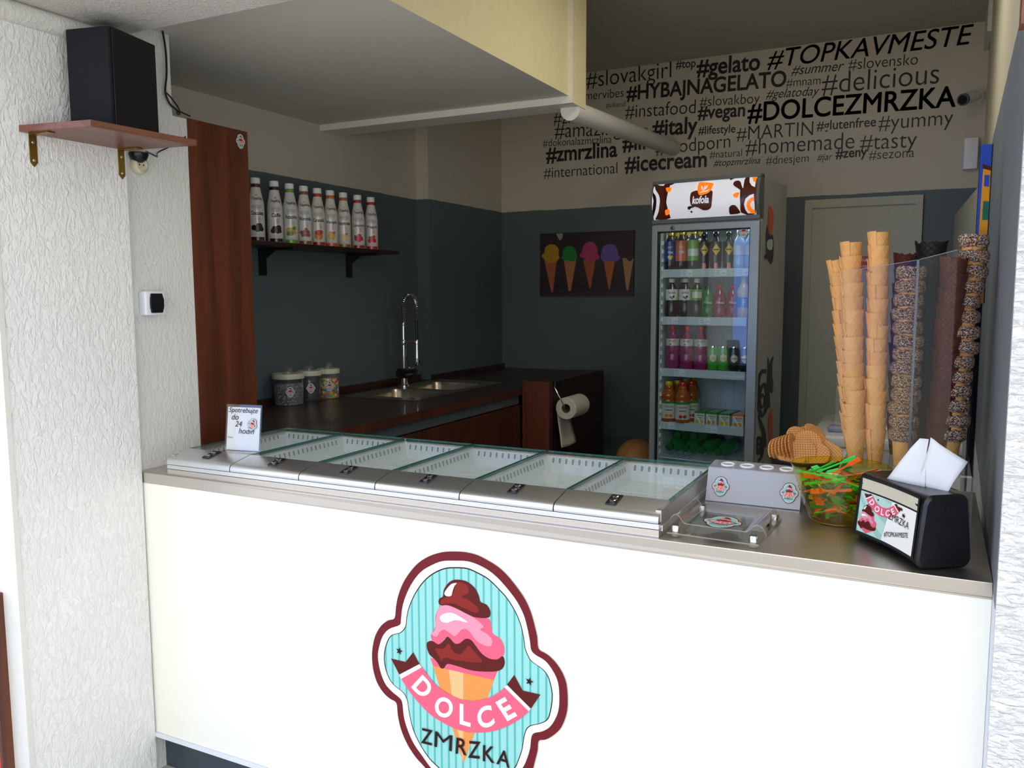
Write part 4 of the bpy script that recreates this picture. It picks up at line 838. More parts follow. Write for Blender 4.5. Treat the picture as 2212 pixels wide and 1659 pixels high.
for key, w in (('sp1', 22), ('sp2', 20), ('stem1', 16), ('stem2', 22), ('top', 26), ('mid', 16)):
    p = smooth_poly(SIDE[key], 5, False); p = [(max(40, min(425, u)), v) for u, v in p]; k += 1
    L = []; R = []
    for i, q in enumerate(p):
        a, c = p[max(0, i-1)], p[min(len(p)-1, i+1)]; dx, dz = c[0]-a[0], c[1]-a[1]; l = math.hypot(dx, dz) or 1; tw = w*(.35+.65*min(1, i/len(p)*2.5))
        L.append((max(38, min(432, q[0]-dz/l*tw*1.5)), q[1]+dx/l*tw*.5)); R.append((max(38, min(432, q[0]+dz/l*tw*1.5)), q[1]-dx/l*tw*.5))
    f = smap(.0006+.0003*k); vs = [f(*q) for q in L]+[f(*q) for q in R]; n = len(L)
    b.add(vs, [(i, i+1, n+i+1, n+i) for i in range(n-1)], M['swirl'])
b.build('side_swirl', fr); b = MB()
for key, m in (('slb', 'swirl'), ('slo', 'orange'), ('slw', 'strip'), ('org', 'orange'), ('org2', 'orange')):
    k += 1; b.flat([(max(38, min(432, u)), v) for u, v in smooth_poly(SIDE[key], 3)], M[m], smap(.0006+.0003*k))
b.build('side_emblem', fr)
SH = [1.752, 1.507, 1.236, .953]
for zi, z in enumerate(SH):
    zl = z-.18; b = MB().box((t+.007, .075, zl-.008), (FWd-t-.007, FD-.035, zl), M['wplastic']); s = b.build('shelf', fr)
    b = MB().box((t-.002 if zi != 1 else t-.006, .060, zl-.040), (FWd-.072, .066, zl+.002), M['strip'])
    pr_ = {0: [(.16, '1,00'), (.34, '1,00'), (.455, '1,00')], 1: [(.085, '1,10'), (.26, '1,10')], 2: [(.13, '1,10')], 3: [(.075, '2,00'), (.31, '0,90')]}[zi]
    for x, tx in pr_:
        f = lambda u, v: (u, .0595, v)
        b.flat([(x-.02, zl-.034), (x+.04, zl-.034), (x+.04, zl-.002), (x-.02, zl-.002)], M['paper'], lambda u, v: (u, .0597, v))
        put_text(b, tx, M['lettering'], f, x+.018, zl-.026, .017)
        for q in range(3): b.flat([(x-.016, zl-.028+q*.009), (x+.006, zl-.028+q*.009), (x+.006, zl-.026+q*.009), (x-.016, zl-.026+q*.009)], M['alu_grey'], f)
    b.build('price_strip', s)
b = MB(); zl = .765-.18
for k in range(22): b.tube([(t+.012+k*.0228, .05, zl), (t+.012+k*.0228, FD-.035, zl)], .0022, M['wplastic'], 6)
for y in (.05, .22, FD-.036): b.tube([(t+.008, y, zl-.003), (FWd-t-.008, y, zl-.003)], .003, M['wplastic'], 6)
b.build('wire_rack', fr)
al = bpy.data.lights.new('fridge_tube_lamp', 'AREA'); al.shape = 'RECTANGLE'; al.size = .4; al.size_y = .03; al.energy = .22; al.color = (.86, .96, 1)
ao = bpy.data.objects.new('fridge_tube_lamp', al); COL.objects.link(ao); ao.parent = fr; ao.location = (.28, .10, 1.772); ao.rotation_euler = (-.25, 0, 0)

def fpos(u, dep, z): return FA+Vector((u*math.cos(FYAW)-dep*math.sin(FYAW), u*math.sin(FYAW)+dep*math.cos(FYAW), z-.18))
def liquid(n, c, rough=.12): M[n] = mat(n, c, rough, vary=.05, coat=.5); return M[n]
for n, c in (('cola', (24, 14, 12)), ('magenta', (150, 34, 96)), ('juice', (176, 84, 26)), ('teab', (30, 28, 40)), ('energy', (16, 18, 18)), ('limeL', (70, 130, 50)), ('redL', (150, 26, 52)), ('yellowL', (226, 190, 120)), ('greenB', (22, 150, 70)), ('water', (170, 186, 206)),
             ('cap_y', (222, 186, 20)), ('cap_r', (206, 36, 34)), ('cap_w', (214, 222, 214)), ('cap_g', (24, 96, 50)), ('cap_k', (26, 26, 26)), ('lab_blue', (28, 52, 140)), ('lab_peach', (216, 110, 84)), ('lab_green', (110, 164, 50)), ('lab_white', (214, 214, 200)), ('lab_y', (226, 176, 26)), ('lab_teal', (40, 120, 190)), ('ink_red', (150, 30, 36)), ('ink_w', (236, 236, 230)), ('ink_y', (240, 196, 30)), ('pinkbase', (226, 122, 112)), ('can_g', (62, 168, 44)), ('can_b', (24, 26, 40)), ('fruit_o', (226, 140, 40)), ('box_o', (232, 124, 40)), ('box_g', (52, 140, 50)), ('cream_l', (224, 222, 206))): liquid(n, c)
A0 = -PI/2+.27   # bottles are turned with their labels to the front
def wrap(R, off=.0004, a0=A0):
    f = lambda u, v: ((R+off)*math.cos(a0+u/R), (R+off)*math.sin(a0+u/R), v)
    f.step = R*.16; return f
def band(mb, R0, z0, z1, m, span=2*PI, a0=A0, off=.0004):
    n = 28; vs = []; 
    for i in range(n+1):
        a = a0-span/2+span*i/n; vs += [((R0+off)*math.cos(a), (R0+off)*math.sin(a), z0), ((R0+off)*math.cos(a), (R0+off)*math.sin(a), z1)]
    return mb.add(vs, [(2*i, 2*i+2, 2*i+3, 2*i+1) for i in range(n)], m, smooth=True)
def bottle(label, r, h, body, capm, lab=None, texts=(), extra=None, prof=None, group=None, name='drink_bottle'):
    o = thing(name, label, 'bottle', group=group)
    p = prof or [(0, .004), (r*.82, 0), (r, .012), (r, .30), (r*.95, .33), (r*.95, .36), (r, .39), (r, .62), (r*.9, .70), (r*.55, .82), (r*.40, .87), (r*.40, .91)]
    p = [(a, z if i < 3 and not prof else z*h) for i, (a, z) in enumerate(p)]
    MB().lathe(p, M[body], 24).build('bottle_body', o)
    MB().lathe([(r*.47, .895*h), (r*.50, .905*h), (r*.50, .985*h), (r*.44, h), (0, h)], M[capm], 20).build('cap', o)
    if lab:
        z0, z1, m = lab[:3]; b = MB(); R = r*(lab[3] if len(lab) > 3 else 1.0)+.0006; band(b, R, z0*h, z1*h, M[m])
        for tx, mm, zz, w in texts: put_text(b, tx, M[mm], wrap(R, .001), -w/2, zz*h, w, offset=.015)
        if extra: extra(b, R, h)
        b.build('label', o)
    return o
def place(o, u, dep, z): o.location = fpos(u, dep, z); return o
def again(o, u, dep, z, label): c = copy_tree(o, label); c.location = fpos(u, dep, z); return c
g1 = 'bottles on the top fridge shelf'
ex = lambda b, R, h: (b.flat(smooth_poly([(-.012, .42*h), (0, .46*h), (.012, .42*h), (0, .34*h)], 3), M['lab_y'], wrap(R, .0007)), b.flat(smooth_poly([(-.016, .80*h*.9), (0, .85*h*.9), (.016, .80*h*.9), (0, .74*h*.9)], 3), M['lab_y'], wrap(R*.98, .0009)))
tb = place(bottle('dark blue iced tea bottle with yellow cap, first on the top fridge shelf', .030, .198, 'teab', 'cap_y', (.22, .74, 'lab_blue'), (('MY', 'ink_y', .54, .026), ('TEA', 'ink_w', .42, .030)), lambda b, R, h: b.flat(smooth_poly([(-.014, .36*h), (.014, .36*h), (.008, .28*h), (0, .25*h), (-.008, .28*h)], 3), M['lab_y'], wrap(R, .0008)), group=g1), .064, .09, 1.752)
tp_ = place(bottle('iced tea bottle in a peach orange sleeve, second on the top fridge shelf', .030, .200, 'teab', 'cap_y', (.22, .74, 'lab_peach'), (('MY', 'ink_y', .54, .026), ('TEA', 'ink_w', .42, .030)), None, group=g1), .126, .09, 1.752)
tg = place(bottle('iced tea bottle in a green and cream sleeve, third on the top fridge shelf', .030, .202, 'teab', 'cap_y', (.22, .74, 'lab_green'), (), lambda b, R, h: band(b, R, .34*h, .52*h, M['lab_white'], 1.9, off=.0009), group=g1), .190, .09, 1.752)
for s, u, nm in ((tb, .075, 'dark blue'), (tp_, .138, 'peach orange'), (tg, .202, 'green')): again(s, u, .165, 1.752, f'second-row iced tea bottle with yellow cap behind the {nm} one, top fridge shelf')
dm = lambda b, R, h: (b.flat([(0, .36*h), (.021, .52*h), (0, .68*h), (-.021, .52*h)], M['lab_y'], wrap(R, .0008)), b.flat([(-.014, .505*h), (.014, .505*h), (.014, .535*h), (-.014, .535*h)], M['lettering'], wrap(R, .0014)), b.flat([(-.008, .03), (.008, .03), (.005, .015), (.009, .002), (-.009, .002), (-.005, .015)], M['pinkbase'], wrap(R, .001)))
en = place(bottle('black bottle with a yellow diamond mark, left of the pair on the top fridge shelf', .029, .185, 'energy', 'cap_k', (.20, .74, 'energy'), (), dm, group=g1), .250, .09, 1.752)
again(en, .312, .09, 1.752, 'black bottle with a yellow diamond mark, right of the pair on the top fridge shelf'); again(en, .372, .11, 1.752, 'black bottle with a yellow diamond mark, half lost in the glass reflection')
wt = place(bottle('clear water bottle with a pale label, near the right end of the top fridge shelf', .030, .190, 'water', 'cap_w', (.35, .6, 'lab_white'), (), None, group=g1), .430, .10, 1.752); again(wt, .488, .10, 1.752, 'clear water bottle at the very right end of the top fridge shelf')
g2 = 'bottles on the second fridge shelf'
ex = lambda b, R, h: [b.flat(smooth_poly([(x-.006, zz*h), (x, (zz+.03)*h), (x+.006, zz*h), (x, (zz-.03)*h)], 3), M['cola'], wrap(R, .0009)) for x, zz in ((-.007, .52), (.008, .53), (.0, .49))]
kb = place(bottle('cola bottle with a white label and white cap, first on the second fridge shelf', .033, .200, 'cola', 'cap_w', (.44, .72, 'cream_l', 1.0), (('kofola', 'lettering', .61, .036),), ex, group=g2), .078, .09, 1.507)
again(kb, .152, .09, 1.507, 'cola bottle with a white label and white cap, second on the second fridge shelf'); again(kb, .112, .165, 1.507, 'cola bottle in the second row, seen between the two front white-labelled ones')
k3 = place(bottle('cola bottle with a white and green label, third on the second fridge shelf', .032, .198, 'cola', 'cap_w', (.44, .72, 'lab_green', 1.0), (), lambda b, R, h: band(b, R, .50*h, .66*h, M['cream_l'], 1.6, off=.0009), group=g2), .215, .09, 1.507)
v1 = place(bottle('small green grape drink bottle on the second fridge shelf', .030, .165, 'limeL', 'cap_g', None, (), None, group=g2), .275, .09, 1.507)
b = MB(); put_text(b, 'Vinea', M['ink_w'], wrap(.031, .001), -.022, .07, .044, shear=.25); b.build('lettering', v1)
v2 = place(bottle('small red grape drink bottle beside the green one, second fridge shelf', .030, .165, 'redL', 'cap_r', None, (), None, group=g2), .338, .09, 1.507)
b = MB(); put_text(b, 'Vinea', M['ink_w'], wrap(.031, .001), -.022, .07, .044, shear=.25); b.build('lettering', v2)
again(v2, .398, .11, 1.507, 'small red grape drink bottle farther right, second fridge shelf')
place(bottle('bulbous yellow-capped orangeade bottle at the right end of the second fridge shelf', .034, .205, 'yellowL', 'cap_y', (.26, .50, 'lab_teal', 1.0), (('E', 'ink_y', .32, .016),), None, prof=[(.026, 0), (.031, .03), (.031, .26), (.031, .50), (.034, .56), (.033, .66), (.024, .76), (.015, .86), (.013, .91)], group=g2), .462, .09, 1.507)
g3 = 'pink water bottles on the third fridge shelf'
rj = place(bottle('pink flavoured water bottle with red cap, first on the third fridge shelf', .035, .226, 'magenta', 'cap_r', (.54, .70, 'lab_white', .98), (('RAJEC', 'ink_red', .63, .038),), lambda b, R, h: b.flat(star(-.012, .575*h, .006), M['ink_red'], wrap(R, .0009)), group=g3), .087, .09, 1.236)
again(rj, .166, .09, 1.236, 'pink flavoured water bottle with red cap, second on the third fridge shelf'); again(rj, .243, .09, 1.236, 'pink flavoured water bottle with red cap, next to the green cans'); again(rj, .128, .17, 1.236, 'pink flavoured water bottle in the second row, between the first two')
def can(label, m, tx):
    o = thing('drink_can', label, 'can', group='cans on the third fridge shelf'); r, h = .0265, .122
    MB().lathe([(.019, 0), (.0245, .004), (r, .012), (r, .108), (.0235, .118), (.0235, .122), (.021, .119), (0, .119)], M[m], 28).build('can_body', o)
    MB().lathe([(.0215, .1185), (.0240, .119), (.0240, .1226), (.0225, .1228), (.021, .1198), (0, .1196)], M['chrome'], 24, cap=False).build('lid', o)
    b = MB(); b.flat([(.019*math.sin(PI/3*k+PI/6*0), .066+.021*math.cos(PI/3*k)) for k in range(6)], M['lab_white'], wrap(r, .0006)); b.flat(smooth_poly([(-.010, .058), (.010, .058), (.009, .070), (-.009, .070)], 3), M['lab_y' if m == 'can_g' else 'lab_white'], wrap(r, .0010))
    if tx: put_text(b, tx, M['lettering'], wrap(r, .0015), -.014, .062, .028, offset=.02)
    b.build('label', o); return o
cg = place(can('bright green drink can, left of the two green ones', 'can_g', ''), .308, .09, 1.236); again(cg, .362, .09, 1.236, 'bright green drink can, right of the two green ones')
cb = place(can('black drink can with a white hexagon label, beside the green cans', 'can_b', 'CRISP'), .418, .09, 1.236); again(cb, .474, .09, 1.236, 'black drink can at the right end of the third fridge shelf')
g4 = 'juice bottles on the fourth fridge shelf'
jp = [(.034, 0), (.039, .03), (.039, .22), (.039, .52), (.036, .56), (.039, .62), (.036, .70), (.026, .78), (.022, .82), (.024, .85), (.019, .88), (.019, .91)]
def juice(label, capm, fm):
    return bottle(label, .0385, .214, 'juice', capm, (.09, .52, 'lab_white', 1.01), (('PARADISE', 'ink_red', .37, .046),), lambda b, R, h: (band(b, R, .46*h, .52*h, M['box_g'], off=.0008), [b.flat(smooth_poly([(x-.011, zz*h), (x, (zz+.045)*h), (x+.011, zz*h), (x, (zz-.045)*h)], 3), M[fm], wrap(R, .0009)) for x, zz in ((-.010, .16), (.012, .16))], b.flat([(-.016, .29*h), (.018, .29*h), (.018, .31*h), (-.016, .31*h)], M['lettering'], wrap(R, .0009))), prof=jp, group=g4)
ja = place(juice('orange juice bottle with yellow cap at the front left of the fourth fridge shelf', 'cap_y', 'fruit_o'), .070, .09, .953)
for k, w in ((1, 'second'), (2, 'third'), (3, 'fourth')): again(ja, .070+.012*k, .09+.083*k, .953, f'juice bottle with yellow cap, {w} in the left row of the fourth fridge shelf')
jb = place(juice('juice bottle with red cap at the front of the fourth fridge shelf', 'cap_r', 'cap_r'), .150, .085, .953); again(jb, .165, .168, .953, 'juice bottle with red cap behind the front red-capped one')
def jbox(label, m, m2):
    o = thing('juice_box', label, 'juice box', group='juice boxes on the fourth fridge shelf'); w, d, h = .028, .019, .066
    MB().box((-w, -d, 0), (w, d, h), M['lab_white']).box((-w-.0003, -d-.0003, h*.86), (w+.0003, d+.0003, h+.0003), M[m]).build('carton', o)
    b = MB(); f = lambda u, v: (u, -d-.0008, v); put_text(b, 'PARADISE', M['ink_red'], f, -.022, h*.64, .044, offset=.02)
    for x in (-.012, .010): b.flat(smooth_poly([(x-.011, h*.2), (x, h*.36), (x+.011, h*.2), (x, h*.05)], 3), M[m2], f)
    b.flat([(-.014, h*.5), (.014, h*.5), (.014, h*.53), (-.014, h*.53)], M['lettering'], f); b.build('print', o)
    MB().box((-.0022, -d-.0028, .008), (.0022, -d-.0012, .060), M['lwhite'], TR(.010, 0, 0, ry=-.55)).build('straw', o)
    o.rotation_euler = (0, 0, FYAW); return o
bx = [jbox('small juice carton with green top and yellow fruit, first at the front of its block', 'box_g', 'lab_y'), jbox('small juice carton with green top and orange fruit, second at the front of its block', 'box_g', 'fruit_o'), None, jbox('small juice carton with orange top at the right of its block', 'box_o', 'fruit_o')]
for u, i in ((.248, 0), (.312, 1), (.381, 2), (.452, 3)):
    if i == 2: o = again(bx[0], u, .095, .953, 'small juice carton with green top, third at the front of its block')
    else: o = place(bx[i], u, .095, .953)
    for k, w in ((1, 'second'), (2, 'third'), (3, 'rear')): again(bx[i] if bx[i] else bx[0], u, .095+.043*k, .953, f'small juice carton in the {w} row, {["first", "second", "third", "fourth"][i]} column from the left')
gb = bottle('green bottle lying in the fridge bottom', .041, .30, 'greenB', 'cap_g', (.10, .30, 'lab_blue'), (), None, group='green bottles lying in the bottom of the fridge', name='green_bottle')
for i, (u, z, w) in enumerate(((.076, .812, 'first in the lower row'), (.166, .812, 'second in the lower row'), (.256, .812, 'third in the lower row'), (.346, .812, 'last in the lower row'), (.121, .884, 'left one on top'), (.211, .884, 'right one on top'))):
    o = gb if i == 0 else copy_tree(gb); o['label'] = f'green bottle lying in the bottom of the fridge, {w}'
    o.matrix_world = Matrix.Translation(fpos(u, .385, z)) @ TR(rz=FYAW) @ TR(rx=PI/2, ry=0)
small_logo('round logo sticker at the top right of the fridge door glass', TR(*fpos(.481, .0105, 1.928), rz=FYAW), .085)

# ---------------------------------------------------------------- kitchen run along the left wall
ZW, XF = 1.105, .238
wk = thing('kitchen_worktop', 'dark walnut worktop with an inset sink along the left wall', 'worktop')
b = MB(); z0 = 1.066
sx0, sx1, sy0, sy1 = -.425, .015, 1.585, 2.515
b.box((-.558, .57, z0), (XF, sy0, ZW), M['walnut']).box((-.558, sy0, z0), (sx0, 2.522, ZW), M['walnut']).box((sx1, sy0, z0), (XF, sy1, ZW), M['walnut']).box((-.470, 2.522, z0), (sx0, sy1, ZW), M['walnut']).box((-.470, sy1, z0), (XF, 3.488, ZW), M['walnut'])
b.build('worktop_slab', wk)
MB().box((-.558, .57, ZW), (-.54, 2.522, ZW+.03), M['walnut']).box((-.470, 2.526, ZW), (-.45, 3.488, ZW+.03), M['walnut']).build('upstand', wk)
MB().box((XF, .57, z0), (XF+.002, 2.346, ZW-.003), M['cabinet']).build('front_edge', wk)
sk = thing('double_sink', 'stainless steel double bowl sink let into the dark worktop', 'sink')
b = MB(); rz = ZW+.003
bowls = [(1.66, 2.0), (2.06, 2.42)]; bx0, bx1 = -.375, -.03
def ringrect(x0, x1, y0, y1, r, n=5):
    out = []
    for cx, cy, a0 in ((x1-r, y1-r, 0), (x0+r, y1-r, 90), (x0+r, y0+r, 180), (x1-r, y0+r, 270)):
        for k in range(n+1): a = math.radians(a0+90*k/n); out.append((cx+r*math.cos(a), cy+r*math.sin(a)))
    return out
# rim plate in strips around the bowls
ys = [sy0-.012, bowls[0][0], bowls[0][1], bowls[1][0], bowls[1][1], sy1+.012]
for i in range(5):
    if i in (1, 3): b.box((sx0-.012, ys[i], ZW), (bx0, ys[i+1], rz), M['steel_s']).box((bx1, ys[i], ZW), (sx1+.012, ys[i+1], rz), M['steel_s'])
    else: b.box((sx0-.012, ys[i], ZW), (sx1+.012, ys[i+1], rz), M['steel_s'])
for yy in (sy0-.012, sy1+.008): b.box((sx0-.012, yy, rz), (sx1+.012, yy+.004, rz+.002), M['steel_s'])
b.build('rim', sk)
for y0, y1 in bowls:
    b = MB(); rings = []; n = 24
    for z, ins, r in ((rz, 0, .002), (rz, .004, .05), (ZW-.015, .010, .055), (ZW-.11, .018, .06), (ZW-.14, .035, .07), (ZW-.145, .07, .06)): rings.append([(x, y, z) for x, y in ringrect(bx0+ins, bx1-ins, y0+ins, y1-ins, r)])
    vs = [p for r in rings for p in r]; fs = [(i*n+k, i*n+(k+1) % n, (i+1)*n+(k+1) % n, (i+1)*n+k) for i in range(len(rings)-1) for k in range(n)]+[list(range(5*n, 6*n))]
    b.add(vs, fs, M['steel_s'], smooth=True); b.lathe([(0, .001), (.035, .001), (.04, .003), (.036, .004)], M['chrome'], 20, TR((bx0+bx1)/2, (y0+y1)/2, ZW-.145), cap=False); b.build('bowl', sk)
# sprung mixer tap
tpw = thing('kitchen_tap', 'tall chrome pull-out kitchen tap with a coiled spring hose behind the sink', 'tap', (-.40, 2.125, rz))
MB().lathe([(0, 0), (.027, 0), (.027, .006), (.020, .010), (.019, .045), (0, .045)], M['chrome'], 24).build('base', tpw)
MB().lathe([(0, -.055), (.029, -.055), (.031, -.045), (.031, .06), (.026, .066), (.018, .075), (.018, .10), (0, .10)], M['black'], 24, TR(0, .012, .075, rx=-PI/2)).build('mixer_body', tpw)
MB().tube([(.0, .05, .095), (.0, .035, .14), (.0, .025, .165)], .0045, M['chrome']).lathe([(0, -.02), (.02, -.02), (.022, .0), (.018, .02), (0, .022)], M['chrome'], 18, TR(.0, .052, .085)).build('lever', tpw)
MB().tube([(0, 0, .10), (0, 0, .365)], .0115, M['chrome'], 16).lathe([(.0135, .235), (.016, .238), (.016, .262), (.0135, .265)], M['chrome'], 16).build('riser', tpw)
arc = []
for k in range(60):
    s = k/59
    if s < .28: arc.append(Vector((0, 0, .34+.10*s/.28)))
    elif s < .80: a = PI*(s-.28)/.52; arc.append(Vector((0, .068-.068*math.cos(a), .44+.078*math.sin(a))))
    else: arc.append(Vector((0, .136, .44-.075*(s-.80)/.20)))
MB().tube(arc, .0075, M['black'], 10).build('inner_hose', tpw)
def helix(path, R, turns, n=26):
    out = []; L = len(path)-1; tot = turns*n
    for i in range(tot+1):
        s = i/tot*L; k = min(int(s), L-1); p = path[k].lerp(path[k+1], s-k); t = (path[k+1]-path[k]).normalized()
        a = Vector((1, 0, 0)); c = t.cross(a); an = 2*PI*i/n; out.append(p+(a*math.cos(an)+c*math.sin(an))*R)
    return out
MB().tube(helix(arc, .0135, 44, 12), .0026, M['chrome'], 6).build('spring', tpw)
MB().tube([(0, .136, .372), (0, .138, .30), (0, .137, .255)], .0075, M['black'], 10).build('hose', tpw)
MB().tube([(0, 0, .25), (0, .07, .246), (0, .128, .244)], .005, M['chrome']).lathe([(.014, -.007), (.019, -.007), (.019, .007), (.014, .007)], M['chrome'], 18, TR(0, .137, .244)).build('holder_arm', tpw)
MB().lathe([(0, .108), (.019, .108), (.021, .113), (.0165, .17), (.0125, .21), (.0125, .255), (.009, .26), (0, .26)], M['chrome'], 22, TR(0, .137, 0)).build('spray_head', tpw)
# cupboards under it
def cupboard(label, y0, y1, handle_y):
    c = thing('base_cabinet', label, 'cabinet', group='cabinets under the worktop')
    b = MB(); b.box((-.45, y0+.001, .18), (.215, y0+.018, 1.012), M['cabinet']).box((-.45, y1-.018, .18), (.215, y1-.001, 1.012), M['cabinet']).box((-.45, y0+.018, .18), (-.43, y1-.018, 1.012), M['cabinet']).box((-.43, y0+.018, .18), (.215, y1-.018, .28), M['cabinet']); b.build('carcass', c)
    MB().box((.216, y0+.002, .285), (.234, y1-.002, 1.008), M['cabinet']).build('door', c, bevel=.0015); return c
cupboard('dark cherry base cabinet under the sink end of the worktop', 1.62, 2.345, 0); cupboard('dark cherry base cabinet nearer the counter, under the worktop', .885, 1.62, 0)
o = MB().box((.20, .885, 1.014), (.222, 2.345, 1.0655), M['alu_grey']).build('worktop_rail'); tag(o, 'grey metal rail running under the front of the dark worktop', 'rail')
ec = thing('end_cabinet', 'cherry end cabinet with a dark side board, standing against the back wall past the worktop', 'cabinet')
MB().box((.242, 2.35, .18), (.408, 2.368, 1.143), M['cherry']).build('front_panel', ec)
pf = [(2.35, .18), (3.16, .18), (3.16, 1.10)]+[(3.13+.03*math.cos(math.radians(a)), 1.115+.03*math.sin(math.radians(a))) for a in range(0, 100, 15)]+[(2.35, 1.145)]
MB().prism(pf, .4085, .425, M['dkwood'], 'x').build('side_board', ec)
MB().box((.242, 2.368, 1.125), (.408, 3.15, 1.143), M['dkwood']).box((.242, 3.13, .18), (.408, 3.15, 1.125), M['dkwood']).build('top_board', ec)
KR = .922
hd = thing('roll_holder', 'wire kitchen roll holder screwed to the dark side board', 'roll holder', (.426, 2.416, 1.128))
MB().box((0, -.046, -.017), (.011, .05, .017), M['black'], bev=.005).build('mounting_plate', hd)
MB().tube([(x*KR, y*KR, z*KR) for x, y, z in [(.01, -.04, 0), (.025, -.10, -.006), (.03, -.105, -.012), (.083, -.098, -.108), (.088, -.095, -.122), (.088, -.085, -.127), (.088, .20, -.127)]], .0033, M['chrome'], 8).build('wire_arm', hd)
kr = thing('kitchen_roll', 'white kitchen paper roll hanging on the wire holder with a loose tail', 'paper roll', (.507, 2.352, 1.002)); kr.scale = (KR, KR, KR)
b = MB(); b.lathe([(.028, 0), (.063, 0), (.066, .003), (.066, .217), (.063, .22), (.028, .22), (.028, 0)], M['paper_g'], 40, TR(rx=-PI/2), cap=False); b.build('roll', kr)
MB().lathe([(.0265, .001), (.028, .001), (.028, .219), (.0265, .219), (.0265, .001)], M['card'], 32, TR(rx=-PI/2), cap=False).build('core', kr)
b = MB(); vs = []; n = 12
for i in range(n+1):
    s = i/n
    for j in range(7):
        t = j/6; vs.append((-.0655+.012*math.sin(2.2*s)*s+.06*s*s*.55+.004*math.sin(5*t+3*s), .012+.20*t-.03*s*s*(1-t), -.0-.235*s-.01*math.sin(3*t)*s))
b.add(vs, [(i*7+j, i*7+j+1, (i+1)*7+j+1, (i+1)*7+j) for i in range(n) for j in range(6)], M['paper_g'], smooth=True); o = b.build('loose_tail', kr); sm = o.modifiers.new('paper', 'SOLIDIFY'); sm.thickness = .0008
# canisters
M['cn_lid'] = mat('canister_lid', (206, 204, 182), .4); M['cn_clear'] = clear('canister_plastic', (.9, .92, .92), refl=1.3, body=.06)
M['cn_grey'] = sprinkles('grey_sprinkles', ['5a5c5e', '8c8c8a', '3a3c40', 'aaa69e', '6e6a66'], 240); M['cn_dark'] = sprinkles('dark_sprinkles', ['14161c', '20222c', '0e1014', '2a2a34'], 260)
M['cn_col'] = sprinkles('candy_beads', ['d8b02a', 'c83a2c', '3a9a48', 'e08a2a', '3a6ab8', 'e8d060', 'b03a6a'], 95)
for nm, x, y, r, h, m, lab in (('grey', -.468, 1.235, .071, .138, 'cn_grey', 'clear canister of grey sprinkles, left of the three on the worktop'), ('dark', -.478, 1.40, .056, .138, 'cn_dark', 'clear canister of dark sprinkles, middle of the three on the worktop'), ('col', -.45, 1.512, .054, .140, 'cn_col', 'clear canister of bright candy beads, right of the three on the worktop')):
    c = thing('sweets_canister', lab, 'canister', (x, y, ZW), group='canisters on the worktop')
    MB().lathe([(r*.96, 0), (r, .006), (r, h-.012), (r*.97, h-.010)], M['cn_clear'], 36, cap=False).lathe([(0, .001), (r*.96, .001)], M['cn_clear'], 36, cap=False).build('jar', c)
    MB().lathe([(0, .003), (r*.95, .003), (r*.965, .008), (r*.965, h*.72), (r*.9, h*.76), (0, h*.77)], M[m], 32).build('contents', c)
    MB().lathe([(r*1.0, h-.012), (r*1.07, h-.012), (r*1.08, h+.004), (r*1.02, h+.012), (0, h+.012)], M['cn_lid'], 36, cap=False).build('lid', c)
    MB().lathe([(r*.45, h+.0125), (r*.44, h+.024), (r*.34, h+.038), (r*.16, h+.045), (0, h+.046)], M['cn_clear'], 24, cap=False).build('lid_dome', c)
    a = math.atan2(-1.8832-y, 2.3-x)+.12; Tm = TR(x, y, ZW) @ TR(rz=a+PI/2) @ TR(0, -r-.0012, h*.48)
    small_logo('little logo sticker on the canister of '+{'grey': 'grey sprinkles', 'dark': 'dark sprinkles', 'col': 'candy beads'}[nm], Tm, .076)

# wall shelf with the sauce bottles
SZ_ = 1.866
ws = thing('bottle_shelf', 'dark wooden wall shelf on black brackets carrying the white sauce bottles', 'shelf')
MB().box((-.5585, .80, SZ_-.018), (-.352, 2.03, SZ_), M['dkwood']).build('board', ws, bevel=.0015)
for y in (1.18, 1.84):
    b = MB(); b.box((-.5585, y-.022, SZ_-.145), (-.548, y+.022, SZ_-.0185), M['black']).box((-.5585, y-.018, SZ_-.030), (-.38, y+.018, SZ_-.0185), M['black']).prism([(-.548, SZ_-.075), (-.47, SZ_-.030), (-.548, SZ_-.030)], y-.004, y+.004, M['black'], 'y'); b.build('bracket', ws)
FL = [('cioccolato', 'Cioccolato', (72, 26, 34), 'dark'), ('caffe', 'Caffè', (22, 20, 24), 'bean'), ('pistacchio', 'Pistacchio', (112, 168, 36), 'pist'), ('nocciola', 'Nocciola', (150, 84, 44), 'nut'), ('caramello', 'Caramello', (190, 36, 30), 'flan'), ('vaniglia', 'Vaniglia', (226, 102, 34), 'van'), ('bianco', 'Cioccolato bianco', (180, 104, 38), 'white'), ('lampone', 'Lampone', (190, 28, 54), 'rasp'), ('fragola', 'Fragola', (206, 30, 36), 'straw')]
BY = [1.035, 1.155, 1.258, 1.358, 1.458, 1.557, 1.662, 1.782, 1.900]
BL = ['dark brown band and chocolate pieces', 'black band and coffee beans', 'lime green band and pistachios', 'brown band and hazelnuts', 'red band and a caramel pudding', 'orange band and a vanilla pudding', 'ochre band and pale chocolate pieces', 'crimson band and raspberries', 'red band and strawberries']
M['sauce_w'] = mat('white_sauce_bottle', (222, 218, 208), .16, vary=.02, coat=.5)
